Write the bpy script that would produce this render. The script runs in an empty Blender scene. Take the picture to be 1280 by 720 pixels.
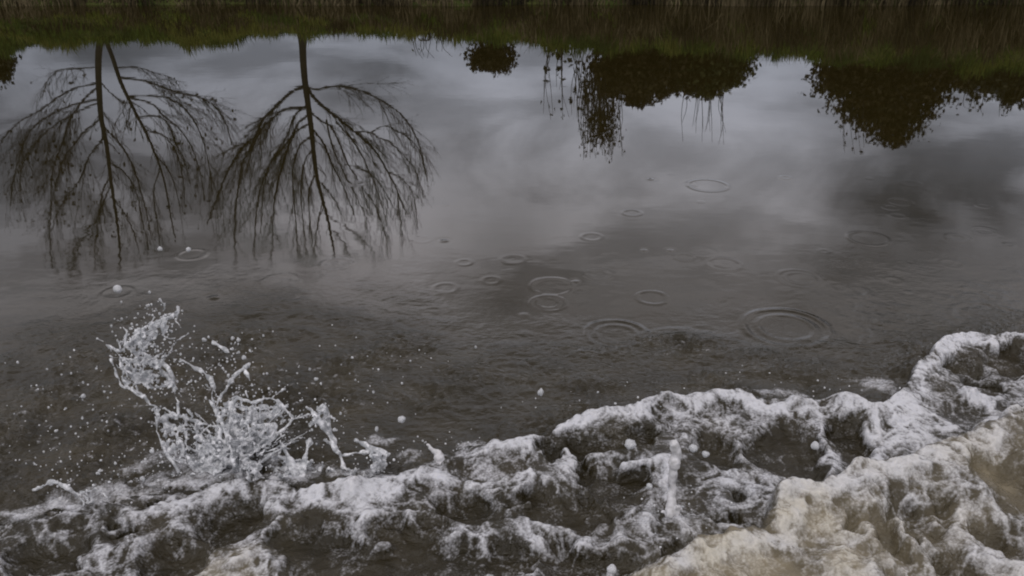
import bpy, math, random
import numpy as np
from mathutils import Vector

random.seed(11)
RNG = np.random.default_rng(11)
R = math.radians
sc = bpy.context.scene

# ------------------------------------------------------------------ camera
CAM_H = 2.0
FPX = 1108.0                      # focal length in pixels of the 1280 px wide photograph
PITCH = R(24.4)                   # looking down at the river
cam = bpy.data.cameras.new("camera")
cam.sensor_width = 36.0
cam.lens = 36.0 * FPX / 1280.0
cam.clip_start = 0.05
cam.clip_end = 8000
cam_o = bpy.data.objects.new("camera", cam)
cam_o.location = (0, 0, CAM_H)
cam_o.rotation_euler = (math.pi / 2 - PITCH, 0, 0)
sc.collection.objects.link(cam_o)
sc.camera = cam_o

# ------------------------------------------------------------------ world, sun, exposure
SUN_EL, SUN_AZ = R(52), R(205)     # azimuth clockwise from +Y (the far bank); behind the camera
sc.view_settings.view_transform = 'Standard'
sc.view_settings.look = 'None'
sc.view_settings.gamma = 1.0
sc.view_settings.exposure = 0.0
sc.view_settings.use_curve_mapping = False
sc.cycles.max_bounces = 8
sc.cycles.transmission_bounces = 6
sc.cycles.filter_width = 2.0

w = bpy.data.worlds.new("World")
sc.world = w
w.use_nodes = True
nt = w.node_tree
nt.nodes.clear()


class NB:
    """small node-building helper"""
    def __init__(self, tree):
        self.t = tree

    def n(self, typ, inputs=None, **props):
        nd = self.t.nodes.new(typ)
        for k, v in props.items():
            setattr(nd, k, v)
        for k, v in (inputs or {}).items():
            self.set(nd.inputs[k], v)
        return nd

    def set(self, sock, v):
        if isinstance(v, bpy.types.NodeSocket):
            self.t.links.new(v, sock)
        else:
            sock.default_value = v

    def math(self, op, a, b=0.0, c=0.0, clamp=False):
        nd = self.t.nodes.new('ShaderNodeMath')
        nd.operation = op
        nd.use_clamp = clamp
        self.set(nd.inputs[0], a)
        self.set(nd.inputs[1], b)
        self.set(nd.inputs[2], c)
        return nd.outputs[0]

    def vmath(self, op, a, b=(0, 0, 0), out=0):
        nd = self.t.nodes.new('ShaderNodeVectorMath')
        nd.operation = op
        self.set(nd.inputs[0], a)
        self.set(nd.inputs[1], b)
        return nd.outputs[out]

    def smooth(self, v, a, b, lo=0.0, hi=1.0):
        nd = self.t.nodes.new('ShaderNodeMapRange')
        nd.interpolation_type = 'SMOOTHSTEP'
        self.set(nd.inputs[0], v)
        nd.inputs[1].default_value = a
        nd.inputs[2].default_value = b
        nd.inputs[3].default_value = lo
        nd.inputs[4].default_value = hi
        return nd.outputs[0]

    def mix(self, f, a, b, typ='RGBA', blend='MIX'):
        nd = self.t.nodes.new('ShaderNodeMix')
        nd.data_type = typ
        if typ == 'RGBA':
            nd.blend_type = blend
            i, o = (0, 6, 7), 2
        else:
            i, o = (0, 2, 3), 0
        self.set(nd.inputs[i[0]], f)
        self.set(nd.inputs[i[1]], a)
        self.set(nd.inputs[i[2]], b)
        return nd.outputs[o]

    def noise(self, vec, scale, detail=4, rough=0.55, dist=0.0):
        nd = self.n('ShaderNodeTexNoise', {'Vector': vec, 'Scale': scale, 'Detail': detail,
                                           'Roughness': rough, 'Distortion': dist})
        return nd.outputs['Fac'], nd.outputs['Color']


def sky_dir(px, py):
    """direction of the sky that the flat water mirrors at a photo pixel"""
    dx, dy = (px - 640) / FPX, (py - 360) / FPX
    d = Vector((dx, math.cos(PITCH) - dy * math.sin(PITCH), math.sin(PITCH) + dy * math.cos(PITCH)))
    return d.normalized()


b = NB(nt)
tc = b.n('ShaderNodeTexCoord')
gen = tc.outputs['Generated']
sky = b.n('ShaderNodeTexSky', sky_type='NISHITA', sun_disc=False, sun_elevation=SUN_EL, sun_rotation=SUN_AZ,
          air_density=1.0, dust_density=2.0, ozone_density=1.0)
sky_c = b.vmath('SCALE', sky.outputs[0])
sky_c.node.inputs[3].default_value = 0.09
sep = b.n('ShaderNodeSeparateXYZ', {0: gen})
zc = b.math('ADD', b.math('MAXIMUM', sep.outputs[2], 0.0), 0.16)
comb = b.n('ShaderNodeCombineXYZ', {0: b.math('DIVIDE', sep.outputs[0], zc), 1: b.math('DIVIDE', sep.outputs[1], zc), 2: 3.7})
n1, _ = b.noise(comb.outputs[0], 1.7, 8, 0.56, 0.5)
n2, _ = b.noise(comb.outputs[0], 0.45, 4, 0.5, 0.2)
_, warp = b.noise(gen, 5.0, 5, 0.6)
wd = b.vmath('ADD', gen, b.vmath('MULTIPLY', b.vmath('SUBTRACT', warp, (0.5, 0.5, 0.5)), (0.16, 0.16, 0.16)))
lum = b.math('ADD', b.math('MULTIPLY', b.smooth(n1, 0.38, 0.62), 0.50), b.math('MULTIPLY', b.smooth(n2, 0.35, 0.65), 0.16))
lum = b.math('ADD', lum, 0.24)
# the thicker and thinner parts of the cloud deck
for (px, py, rad, amp) in [(700, 185, 0.12, 0.34), (950, 165, 0.11, 0.36), (1250, 165, 0.10, 0.20), (580, 150, 0.07, 0.10),
                           (450, 300, 0.14, 0.30), (850, 260, 0.12, 0.12), (500, 70, 0.10, -0.08), (880, 110, 0.05, 0.05),
                           (640, 285, 0.06, -0.22), (1180, 300, 0.17, -0.24), (560, 190, 0.05, -0.14), (330, 90, 0.08, 0.08), (800, 120, 0.06, 0.10), (640, 130, 0.05, 0.10), (60, 110, 0.10, -0.08), (100, 200, 0.16, -0.06), (985, 90, 0.04, -0.10),
                           (985, 270, 0.05, 0.12)]:
    d = sky_dir(px, py)
    dist = b.vmath('DISTANCE', wd, tuple(d), out=1)
    lum = b.math('ADD', lum, b.math('MULTIPLY', b.smooth(dist, 0.0, rad * 1.6, 1.0, 0.0), amp * 1.25))
# thin low cloud near the horizon is dimmer and bluer than the cloud higher up
elev = b.smooth(sep.outputs[2], 0.08, 0.46)
lum = b.math('MULTIPLY', lum, b.math('ADD', b.math('MULTIPLY', elev, 1.25), 0.62))
ccol = b.mix(elev, (0.90, 0.96, 1.14, 1), (1.03, 0.975, 1.01, 1))
cl = b.vmath('SCALE', ccol)
b.set(cl.node.inputs[3], lum)
world_c = b.mix(0.94, sky_c, cl)
bg = b.n('ShaderNodeBackground', {'Color': world_c, 'Strength': 1.0})
out = b.n('ShaderNodeOutputWorld')
nt.links.new(bg.outputs[0], out.inputs[0])

sun = bpy.data.lights.new("sun", 'SUN')
sun.energy = 0.55
sun.angle = R(35)
sun.color = (1.0, 0.97, 0.93)
sun_o = bpy.data.objects.new("sun", sun)
sd = Vector((math.sin(SUN_AZ) * math.cos(SUN_EL), math.cos(SUN_AZ) * math.cos(SUN_EL), math.sin(SUN_EL)))
sun_o.rotation_euler = sd.to_track_quat('Z', 'Y').to_euler()
sun_o.location = sd * 50
sc.collection.objects.link(sun_o)


# ------------------------------------------------------------------ helpers
def ray(px, py):
    dx, dy = (px - 640) / FPX, (py - 360) / FPX
    c, s = math.cos(PITCH), math.sin(PITCH)
    return np.array([dx, c - dy * s, -s - dy * c])


def on_z(px, py, z=0.0):
    d = ray(px, py)
    t = (z - CAM_H) / d[2]
    return np.array([d[0] * t, d[1] * t, z])


def on_y(px, py, Y):
    d = ray(px, py)
    t = Y / d[1]
    return np.array([d[0] * t, Y, CAM_H + d[2] * t])


def mirror_y(px, py, Y):
    """point at depth Y that the flat water shows at this photo pixel"""
    d = ray(px, py)
    t = Y / d[1]
    return np.array([d[0] * t, Y, -(CAM_H + d[2] * t)])


PERM = np.random.default_rng(5).permutation(4096)
GA = np.random.default_rng(6).random(4096) * 2 * np.pi
GX, GY = np.cos(GA), np.sin(GA)


def perlin(x, y, seed=0):
    x = x + seed * 17.31
    y = y + seed * 9.77
    xi, yi = np.floor(x).astype(np.int64), np.floor(y).astype(np.int64)
    xf, yf = x - xi, y - yi
    u, v = xf * xf * xf * (xf * (xf * 6 - 15) + 10), yf * yf * yf * (yf * (yf * 6 - 15) + 10)

    def g(a, c, fx, fy):
        h = PERM[(PERM[(xi + a) & 4095] + yi + c) & 4095]
        return GX[h] * fx + GY[h] * fy
    a = g(0, 0, xf, yf) * (1 - u) + g(1, 0, xf - 1, yf) * u
    c = g(0, 1, xf, yf - 1) * (1 - u) + g(1, 1, xf - 1, yf - 1) * u
    return (a * (1 - v) + c * v) * 1.5


def fbm(x, y, octs=4, seed=0, gain=0.5, ridged=False):
    s, a, f = 0, 1.0, 1.0
    for o in range(octs):
        n = perlin(x * f, y * f, seed + o * 3)
        if ridged:
            n = 1 - 2 * np.abs(n)
        s = s + a * n
        a *= gain
        f *= 2.03
    return s


def worley_gap(x, y, seed=0):
    """F2 - F1 of a jittered cell pattern: 0 on the lines between cells"""
    xi, yi = np.floor(x).astype(np.int64), np.floor(y).astype(np.int64)
    f1 = np.full(x.shape, 9.0)
    f2 = np.full(x.shape, 9.0)
    for a in (-1, 0, 1):
        for c in (-1, 0, 1):
            h = PERM[(PERM[(xi + a + seed * 31) & 4095] + yi + c) & 4095]
            d = np.hypot(xi + a + 0.5 + 0.48 * GX[h] - x, yi + c + 0.5 + 0.48 * GY[(h + 7) & 4095] - y)
            f2 = np.minimum(f2, np.maximum(f1, d))
            f1 = np.minimum(f1, d)
    return f2 - f1


def sstep(v, a, c):
    t = np.clip((v - a) / (c - a), 0, 1)
    return t * t * (3 - 2 * t)


def np_mesh(name, verts, faces, smooth=True):
    """mesh from numpy arrays; faces: list of (n,k) arrays"""
    me = bpy.data.meshes.new(name)
    verts = np.asarray(verts, dtype=np.float32)
    faces = [np.asarray(f, dtype=np.int32) for f in faces if len(f)]
    me.vertices.add(len(verts))
    me.vertices.foreach_set('co', verts.ravel())
    nl = sum(f.size for f in faces)
    npoly = sum(len(f) for f in faces)
    me.loops.add(nl)
    me.loops.foreach_set('vertex_index', np.concatenate([f.ravel() for f in faces]))
    me.polygons.add(npoly)
    tot = np.concatenate([np.full(len(f), f.shape[1], dtype=np.int32) for f in faces])
    start = np.concatenate([[0], np.cumsum(tot)[:-1]]).astype(np.int32)
    me.polygons.foreach_set('loop_start', start)
    me.polygons.foreach_set('use_smooth', np.full(npoly, smooth, dtype=bool))
    me.update(calc_edges=True)
    me.validate()
    return me


def attr(me, name, vals):
    a = me.attributes.new(name, 'FLOAT', 'POINT')
    a.data.foreach_set('value', np.asarray(vals, dtype=np.float32).ravel())


def obj(name, me, mat=None, parent=None, label=None, cat=None, group=None, kind=None, loc=None):
    o = bpy.data.objects.new(name, me)
    sc.collection.objects.link(o)
    if mat is not None and me is not None:
        if not me.materials:
            me.materials.append(mat)
    if parent is not None:
        o.parent = parent
    if loc is not None:
        o.location = loc
    if label:
        o['label'] = label
    if cat:
        o['category'] = cat
    if group:
        o['group'] = group
    if kind:
        o['kind'] = kind
    return o


class MB:
    """collects tubes and blobs into one mesh"""
    def __init__(self):
        self.v, self.q, self.t, self.n = [], [], [], 0

    def tube(self, pts, rad, sides=6, cap=True):
        pts = np.asarray(pts, float)
        k = len(pts)
        rad = np.broadcast_to(np.asarray(rad, float), (k,))
        tan = np.gradient(pts, axis=0)
        tan /= np.linalg.norm(tan, axis=1)[:, None] + 1e-9
        ref = np.array([0.31, 0.87, 0.38])
        a = np.cross(tan, ref)
        a /= np.linalg.norm(a, axis=1)[:, None] + 1e-9
        c = np.cross(tan, a)
        th = np.arange(sides) * 2 * np.pi / sides
        ring = (a[:, None, :] * np.cos(th)[None, :, None] + c[:, None, :] * np.sin(th)[None, :, None]) * rad[:, None, None] + pts[:, None, :]
        self.v.append(ring.reshape(-1, 3))
        i = np.arange(k - 1)[:, None] * sides + np.arange(sides)[None, :]
        j = np.arange(k - 1)[:, None] * sides + (np.arange(sides)[None, :] + 1) % sides
        self.q.append(np.stack([i, j, j + sides, i + sides], -1).reshape(-1, 4) + self.n)
        self.n += k * sides
        if cap:
            self.v.append(np.array([pts[0] - tan[0] * rad[0] * 0.5, pts[-1] + tan[-1] * rad[-1] * 0.5]))
            s = np.arange(sides)
            e = (s + 1) % sides
            self.t.append(np.stack([np.full(sides, self.n), e + self.n - k * sides, s + self.n - k * sides], -1))
            base = self.n - sides
            self.t.append(np.stack([np.full(sides, self.n + 1), s + base, e + base], -1))
            self.n += 2

    def blob(self, p, r, stretch=(1, 1, 1)):
        self.v.append(ICO_V * r * np.asarray(stretch) + np.asarray(p))
        self.t.append(ICO_F + self.n)
        self.n += len(ICO_V)

    def mesh(self, name, smooth=True):
        v = np.concatenate(self.v)
        return np_mesh(name, v, [np.concatenate(self.q) if self.q else [], np.concatenate(self.t) if self.t else []], smooth)


def ico(sub):
    import bmesh
    bm = bmesh.new()
    bmesh.ops.create_icosphere(bm, subdivisions=sub, radius=1.0)
    v = np.array([x.co[:] for x in bm.verts])
    f = np.array([[x.index for x in p.verts] for p in bm.faces])
    bm.free()
    return v, f


ICO_V, ICO_F = ico(1)
ICO2_V, ICO2_F = ico(3)


def resample(pts, n):
    """smooth Catmull-Rom resampling of a traced polyline"""
    p = np.asarray(pts, float)
    if len(p) == 2:
        t = np.linspace(0, 1, n)[:, None]
        return p[0] * (1 - t) + p[1] * t
    q = np.vstack([2 * p[0] - p[1], p, 2 * p[-1] - p[-2]])
    out = []
    u = np.linspace(0, len(p) - 1 - 1e-6, n)
    for x in u:
        i = int(x)
        t = x - i
        a, b_, c, d = q[i], q[i + 1], q[i + 2], q[i + 3]
        out.append(0.5 * (2 * b_ + (c - a) * t + (2 * a - 5 * b_ + 4 * c - d) * t * t + (3 * b_ - a - 3 * c + d) * t ** 3))
    return np.array(out)


# ------------------------------------------------------------------ materials
def material(name):
    m = bpy.data.materials.new(name)
    m.use_nodes = True
    t = m.node_tree
    t.nodes.clear()
    bb = NB(t)
    o = bb.n('ShaderNodeOutputMaterial')
    p = bb.n('ShaderNodeBsdfPrincipled')
    t.links.new(p.outputs[0], o.inputs[0])
    return m, bb, p


def mat_water():
    m, b, p = material("river_water")
    co = b.n('ShaderNodeTexCoord').outputs['Object']
    foam = b.n('ShaderNodeAttribute', attribute_name='foam').outputs['Fac']
    silt = b.n('ShaderNodeAttribute', attribute_name='silt').outputs['Fac']
    chop = b.n('ShaderNodeAttribute', attribute_name='chop').outputs['Fac']
    n1, _ = b.noise(co, 60, 6, 0.66, 0.5)
    vor = b.n('ShaderNodeTexVoronoi', {'Vector': co, 'Scale': 110.0, 'Randomness': 1.0}, feature='F1')
    vd = vor.outputs['Distance']
    n2, _ = b.noise(co, 21, 4, 0.6, 0.8)
    f = b.math('ADD', foam, b.math('MULTIPLY', b.math('SUBTRACT', n1, 0.5), 0.95))
    f = b.math('ADD', f, b.math('MULTIPLY', b.math('SUBTRACT', n2, 0.5), 0.70))
    f = b.math('ADD', f, b.math('MULTIPLY', b.math('SUBTRACT', 0.45, vd), 0.35))
    has = b.smooth(foam, 0.02, 0.18)
    f = b.math('MULTIPLY', b.smooth(f, 0.04, 1.0), has)
    n3, _ = b.noise(co, 3.5, 3, 0.5)
    brown = b.mix(n3, (0.0115, 0.0095, 0.0024, 1), (0.019, 0.0138, 0.0042, 1))
    brown = b.mix(silt, brown, (0.185, 0.158, 0.104, 1))
    white = b.mix(silt, (0.55, 0.56, 0.59, 1), (0.50, 0.475, 0.405, 1))
    b.set(p.inputs['Base Color'], b.mix(f, brown, white))
    b.set(p.inputs['Roughness'], b.mix(f, 0.02, 0.40, 'FLOAT'))
    b.set(p.inputs['Coat Weight'], b.math('MULTIPLY', f, 0.55))
    p.inputs['Coat IOR'].default_value = 1.333
    b.set(p.inputs['Subsurface Weight'], b.math('MULTIPLY', f, 0.8))
    p.inputs['Subsurface Radius'].default_value = (1.0, 0.95, 0.85)
    p.inputs['Subsurface Scale'].default_value = 0.025
    p.inputs['Coat Roughness'].default_value = 0.08
    p.inputs['IOR'].default_value = 1.333
    # fine relief: small ripples everywhere, chop near the wave, bubbles in the foam
    st = b.n('ShaderNodeMapping', {'Vector': co, 'Scale': (1.0, 1.5, 1.0)}).outputs[0]
    r1, _ = b.noise(st, 4.0, 2, 0.5)
    r2, _ = b.noise(st, 30.0, 4, 0.6)
    r3, _ = b.noise(st, 75.0, 3, 0.55)
    hgt = b.math('ADD', b.math('MULTIPLY', r1, 0.0005), b.math('MULTIPLY', b.math('MULTIPLY', r2, chop), 0.050))
    hgt = b.math('ADD', hgt, b.math('MULTIPLY', b.math('MULTIPLY', r3, chop), 0.016))
    hgt = b.math('ADD', hgt, b.math('MULTIPLY', b.math('MULTIPLY', b.math('SUBTRACT', 0.6, vd), f), 0.005))
    hgt = b.math('ADD', hgt, b.math('MULTIPLY', b.math('MULTIPLY', n1, f), 0.007))
    bump = b.n('ShaderNodeBump', {'Strength': 0.4, 'Distance': 1.0, 'Height': hgt})
    b.set(p.inputs['Normal'], bump.outputs[0])
    return m


def mat_splash():
    m, b, p = material("splashing_water")
    co = b.n('ShaderNodeTexCoord').outputs['Object']
    n, _ = b.noise(co, 45, 4, 0.6)
    b.set(p.inputs['Base Color'], b.mix(b.smooth(n, 0.35, 0.65), (0.62, 0.64, 0.66, 1), (0.78, 0.79, 0.81, 1)))
    b.set(p.inputs['Transmission Weight'], b.smooth(n, 0.40, 0.64, 0.60, 0.10))
    p.inputs['Roughness'].default_value = 0.14
    p.inputs['IOR'].default_value = 1.333
    bump = b.n('ShaderNodeBump', {'Strength': 0.4, 'Distance': 0.004, 'Height': n})
    b.set(p.inputs['Normal'], bump.outputs[0])
    return m


def mat_ramp(name, cols, attr_name='tone', rough=0.8, extra_noise=None, spec=0.2):
    m, b, p = material(name)
    a = b.n('ShaderNodeAttribute', attribute_name=attr_name).outputs['Fac']
    r = b.n('ShaderNodeValToRGB', {0: a})
    el = r.color_ramp.elements
    while len(el) < len(cols):
        el.new(0.5)
    for i, c in enumerate(cols):
        el[i].position = i / (len(cols) - 1)
        el[i].color = (*c, 1)
    col = r.outputs[0]
    if extra_noise:
        co = b.n('ShaderNodeTexCoord').outputs['Object']
        n, _ = b.noise(co, extra_noise, 4, 0.6)
        col = b.mix(1.0, col, b.mix(n, (0.5, 0.5, 0.5, 1), (1.5, 1.5, 1.5, 1)), blend='MULTIPLY')
    b.set(p.inputs['Base Color'], col)
    p.inputs['Roughness'].default_value = rough
    p.inputs['Specular IOR Level'].default_value = spec
    return m


def mat_noise(name, c1, c2, scale, rough=0.85, bump=0.0):
    m, b, p = material(name)
    co = b.n('ShaderNodeTexCoord').outputs['Object']
    n, _ = b.noise(co, scale, 6, 0.6)
    b.set(p.inputs['Base Color'], b.mix(b.smooth(n, 0.3, 0.7), (*c1, 1), (*c2, 1)))
    p.inputs['Roughness'].default_value = rough
    if bump:
        bp = b.n('ShaderNodeBump', {'Strength': 0.6, 'Distance': bump, 'Height': n})
        b.set(p.inputs['Normal'], bp.outputs[0])
    return m


M_FOAM = mat_noise("foam_lump", (0.46, 0.46, 0.46), (0.66, 0.66, 0.68), 60.0, 0.45, 0.004)
M_WATER = mat_water()
M_SPLASH = mat_splash()
M_GROUND = mat_noise("bank_soil", (0.030, 0.042, 0.012), (0.062, 0.066, 0.022), 1.7, 1.0, 0.03)
M_GROUND.node_tree.nodes["Principled BSDF"].inputs["Specular IOR Level"].default_value = 0.0
M_BARK = mat_noise("bark", (0.012, 0.010, 0.007), (0.028, 0.024, 0.016), 9.0, 0.85, 0.01)
M_GRASS = mat_ramp("grass", [(0.028, 0.050, 0.008), (0.074, 0.115, 0.013), (0.140, 0.145, 0.028)])
M_REED = mat_ramp("dry_reed", [(0.016, 0.012, 0.006), (0.066, 0.051, 0.023), (0.150, 0.122, 0.068)])
M_LEAF_G = mat_ramp("leaf_green", [(0.022, 0.030, 0.009), (0.045, 0.052, 0.014), (0.085, 0.080, 0.026)])
M_LEAF_B = mat_ramp("leaf_brown", [(0.016, 0.012, 0.005), (0.034, 0.026, 0.009), (0.060, 0.050, 0.018)])
M_LEAF_D = mat_ramp("leaf_dark", [(0.015, 0.018, 0.008), (0.030, 0.030, 0.012), (0.055, 0.050, 0.020)])

# ------------------------------------------------------------------ ground: river bed and both banks, one sheet to the horizon
EDGE = on_z(640, 6)[1]             # far waterline (Y), about 17 m from the camera


def edge_y(x):
    return EDGE + 0.10 * np.sin(x * 0.9) + 0.06 * np.sin(x * 2.3 + 1)


CREST_PX = [(-300, 68), (0, 66), (25, 62), (60, 58), (100, 55), (190, 54), (265, 60), (300, 52), (360, 46), (420, 45), (480, 43), (540, 45),
            (590, 53), (660, 56), (720, 62), (800, 66), (940, 68), (1010, 74), (1060, 84), (1280, 90), (1600, 90)]
CREST_Y = EDGE + 1.6
_cr = np.array([mirror_y(px, py, CREST_Y) for px, py in CREST_PX])


def crest_z(x):
    return np.interp(x, _cr[:, 0], _cr[:, 2]) - 0.12


def ground_z(x, y):
    e = edge_y(x)
    t = y - e
    cz = crest_z(x)
    z = np.where(t < 0, np.maximum(t * 0.8, -1.4), cz * sstep(t, -0.35, 1.75))
    z = z + np.where(t > 0, 0.05 * perlin(x * 1.3, y * 1.3, 4) * np.clip(t, 0, 1), 0)
    z = np.where(t > 1.9, cz + (0.02 * perlin(x * 0.5, y * 0.5, 2)), z)
    near = -24.0 - y
    zn = np.where(near > 0, np.minimum(near * 0.5, 0.8), np.maximum(near * 0.5, -1.4))
    return np.where(y < 0, np.maximum(zn, -1.4), z)


gx = np.concatenate([[-4000, -1500, -600, -250, -120, -70, -45, -30], np.arange(-24, 24.01, 0.25), [30, 45, 70, 120, 250, 600, 1500, 4000]])
gy = np.concatenate([[-4000, -1500, -500, -150, -60, -35, -28, -26, -25, -24, -22, -20, -10, 0, 8, 14], np.arange(15.5, 22, 0.15),
                     [23, 25, 28, 34, 45, 70, 130, 300, 800, 2000, 5000]])


def grid_faces(nx, ny):
    i = np.arange(ny - 1)[:, None] * nx + np.arange(nx - 1)[None, :]
    return np.stack([i, i + 1, i + 1 + nx, i + nx], -1).reshape(-1, 4)


X, Y = np.meshgrid(gx, gy)
Z = ground_z(X, Y)
me = np_mesh("ground", np.stack([X, Y, Z], -1).reshape(-1, 3), [grid_faces(len(gx), len(gy))])
obj("ground", me, M_GROUND, label="earth bank and level grassland along the far side of the river", kind="structure")

# ------------------------------------------------------------------ the wave: where its two fronts run
FRONT_A = [(-260, 700), (-120, 675), (0, 652), (60, 640), (120, 632), (180, 620), (250, 608), (320, 600), (400, 606), (450, 603), (500, 592), (535, 582),
           (570, 566), (620, 550), (660, 548), (690, 536), (716, 520), (760, 512), (800, 508), (828, 496), (860, 497), (890, 492), (930, 492), (960, 502),
           (1000, 502), (1060, 502), (1092, 512), (1104, 514), (1118, 498), (1140, 482), (1150, 462), (1166, 440), (1180, 426), (1210, 419), (1240, 424),
           (1280, 424), (1400, 420), (1600, 425)]
FRONT_B = [(560, 800), (700, 748), (800, 722), (850, 700), (880, 679), (915, 664), (955, 658), (968, 650), (972, 622), (985, 604), (1010, 605),
           (1030, 612), (1050, 600), (1075, 582), (1100, 578), (1130, 576), (1165, 556), (1200, 545), (1240, 530), (1280, 508), (1400, 470), (1600, 430)]
fa = np.array([on_z(px, py, 0.05 if px < 600 else 0.08) for px, py in FRONT_A])
fb = np.array([on_z(px, py, 0.17) for px, py in FRONT_B])


def front_a(x):
    return np.interp(x, fa[:, 0], fa[:, 1])


def front_b(x):
    return np.interp(x, fb[:, 0], fb[:, 1]) - np.where(x < fb[0, 0], (fb[0, 0] - x) * 0.6, 0)


def base_h(x, y):
    ta, tb = front_a(x) - y, front_b(x) - y
    ha = np.interp(x, [-2.5, -1.0, -0.2, 0.5, 1.5, 3.0], [0.012, 0.022, 0.05, 0.08, 0.085, 0.095])
    a = ha * sstep(ta, -0.085, -0.01) * (0.62 + 0.38 * np.exp(-np.maximum(ta, 0) / 0.14))
    bb = 0.12 * sstep(tb, -0.09, 0.0) * (0.75 + 0.25 * np.exp(-np.maximum(tb, 0) / 0.2))
    return a + bb


_ax = np.array([p[0] for p in FRONT_B], float)
_ay = np.array([p[1] for p in FRONT_B], float)


def on_wave(px, py):
    """photo pixel on the upper side of the wave"""
    rear = py > np.interp(px, _ax, _ay, left=900) - 3
    p = on_z(px, py, 0.06)
    ha = np.interp(p[0], [-2.5, -1.0, -0.2, 0.5, 1.5, 3.0], [0.012, 0.022, 0.05, 0.08, 0.085, 0.095])
    return on_z(px, py, 0.80 * ha + 0.012 + (0.11 if rear else 0.0))


HOLLOWS = [(980, 558, 42, 26), (775, 596, 34, 26), (745, 548, 40, 12), (893, 552, 20, 22), (738, 592, 12, 36), (665, 618, 34, 16), (735, 690, 58, 36), (425, 690, 62, 36), (540, 692, 78, 26),
           (590, 630, 38, 22), (285, 645, 36, 26), (70, 684, 36, 22), (215, 690, 40, 22), (1200, 452, 20, 9), (1262, 446, 22, 12), (1235, 474, 24, 7), (1155, 628, 34, 24), (1258, 585, 36, 26), (1258, 655, 22, 18),
           (1135, 622, 20, 18), (1110, 695, 14, 26), (910, 638, 16, 8), (925, 610, 12, 10), (1010, 598, 34, 8), (850, 682, 28, 16), (1070, 545, 22, 22), (720, 630, 50, 16), (375, 665, 30, 24), (1210, 690, 24, 16),
           (690, 560, 14, 10), (1120, 655, 20, 20), (500, 665, 40, 20), (640, 690, 40, 20), (150, 655, 20, 10), (800, 540, 26, 10), (1080, 640, 18, 10)]


def hollow_field(x, y):
    wx = x + 0.05 * fbm(x * 6, y * 6, 3, 121)
    wy = y + 0.05 * fbm(x * 6 + 40, y * 6, 3, 122)
    h = np.zeros_like(x)
    for (px, py, rx, ry) in HOLLOWS:
        c = on_wave(px, py)
        k = math.sqrt(c[0] ** 2 + c[1] ** 2 + (CAM_H - c[2]) ** 2) / FPX
        sy = k * ry / max(0.3, (CAM_H - c[2]) / (k * FPX))
        d2 = ((wx - c[0]) / (rx * k)) ** 2 + ((wy - c[1]) / sy) ** 2
        h = np.maximum(h, 1 - sstep(d2, 0.35, 1.7))
    return h


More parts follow.
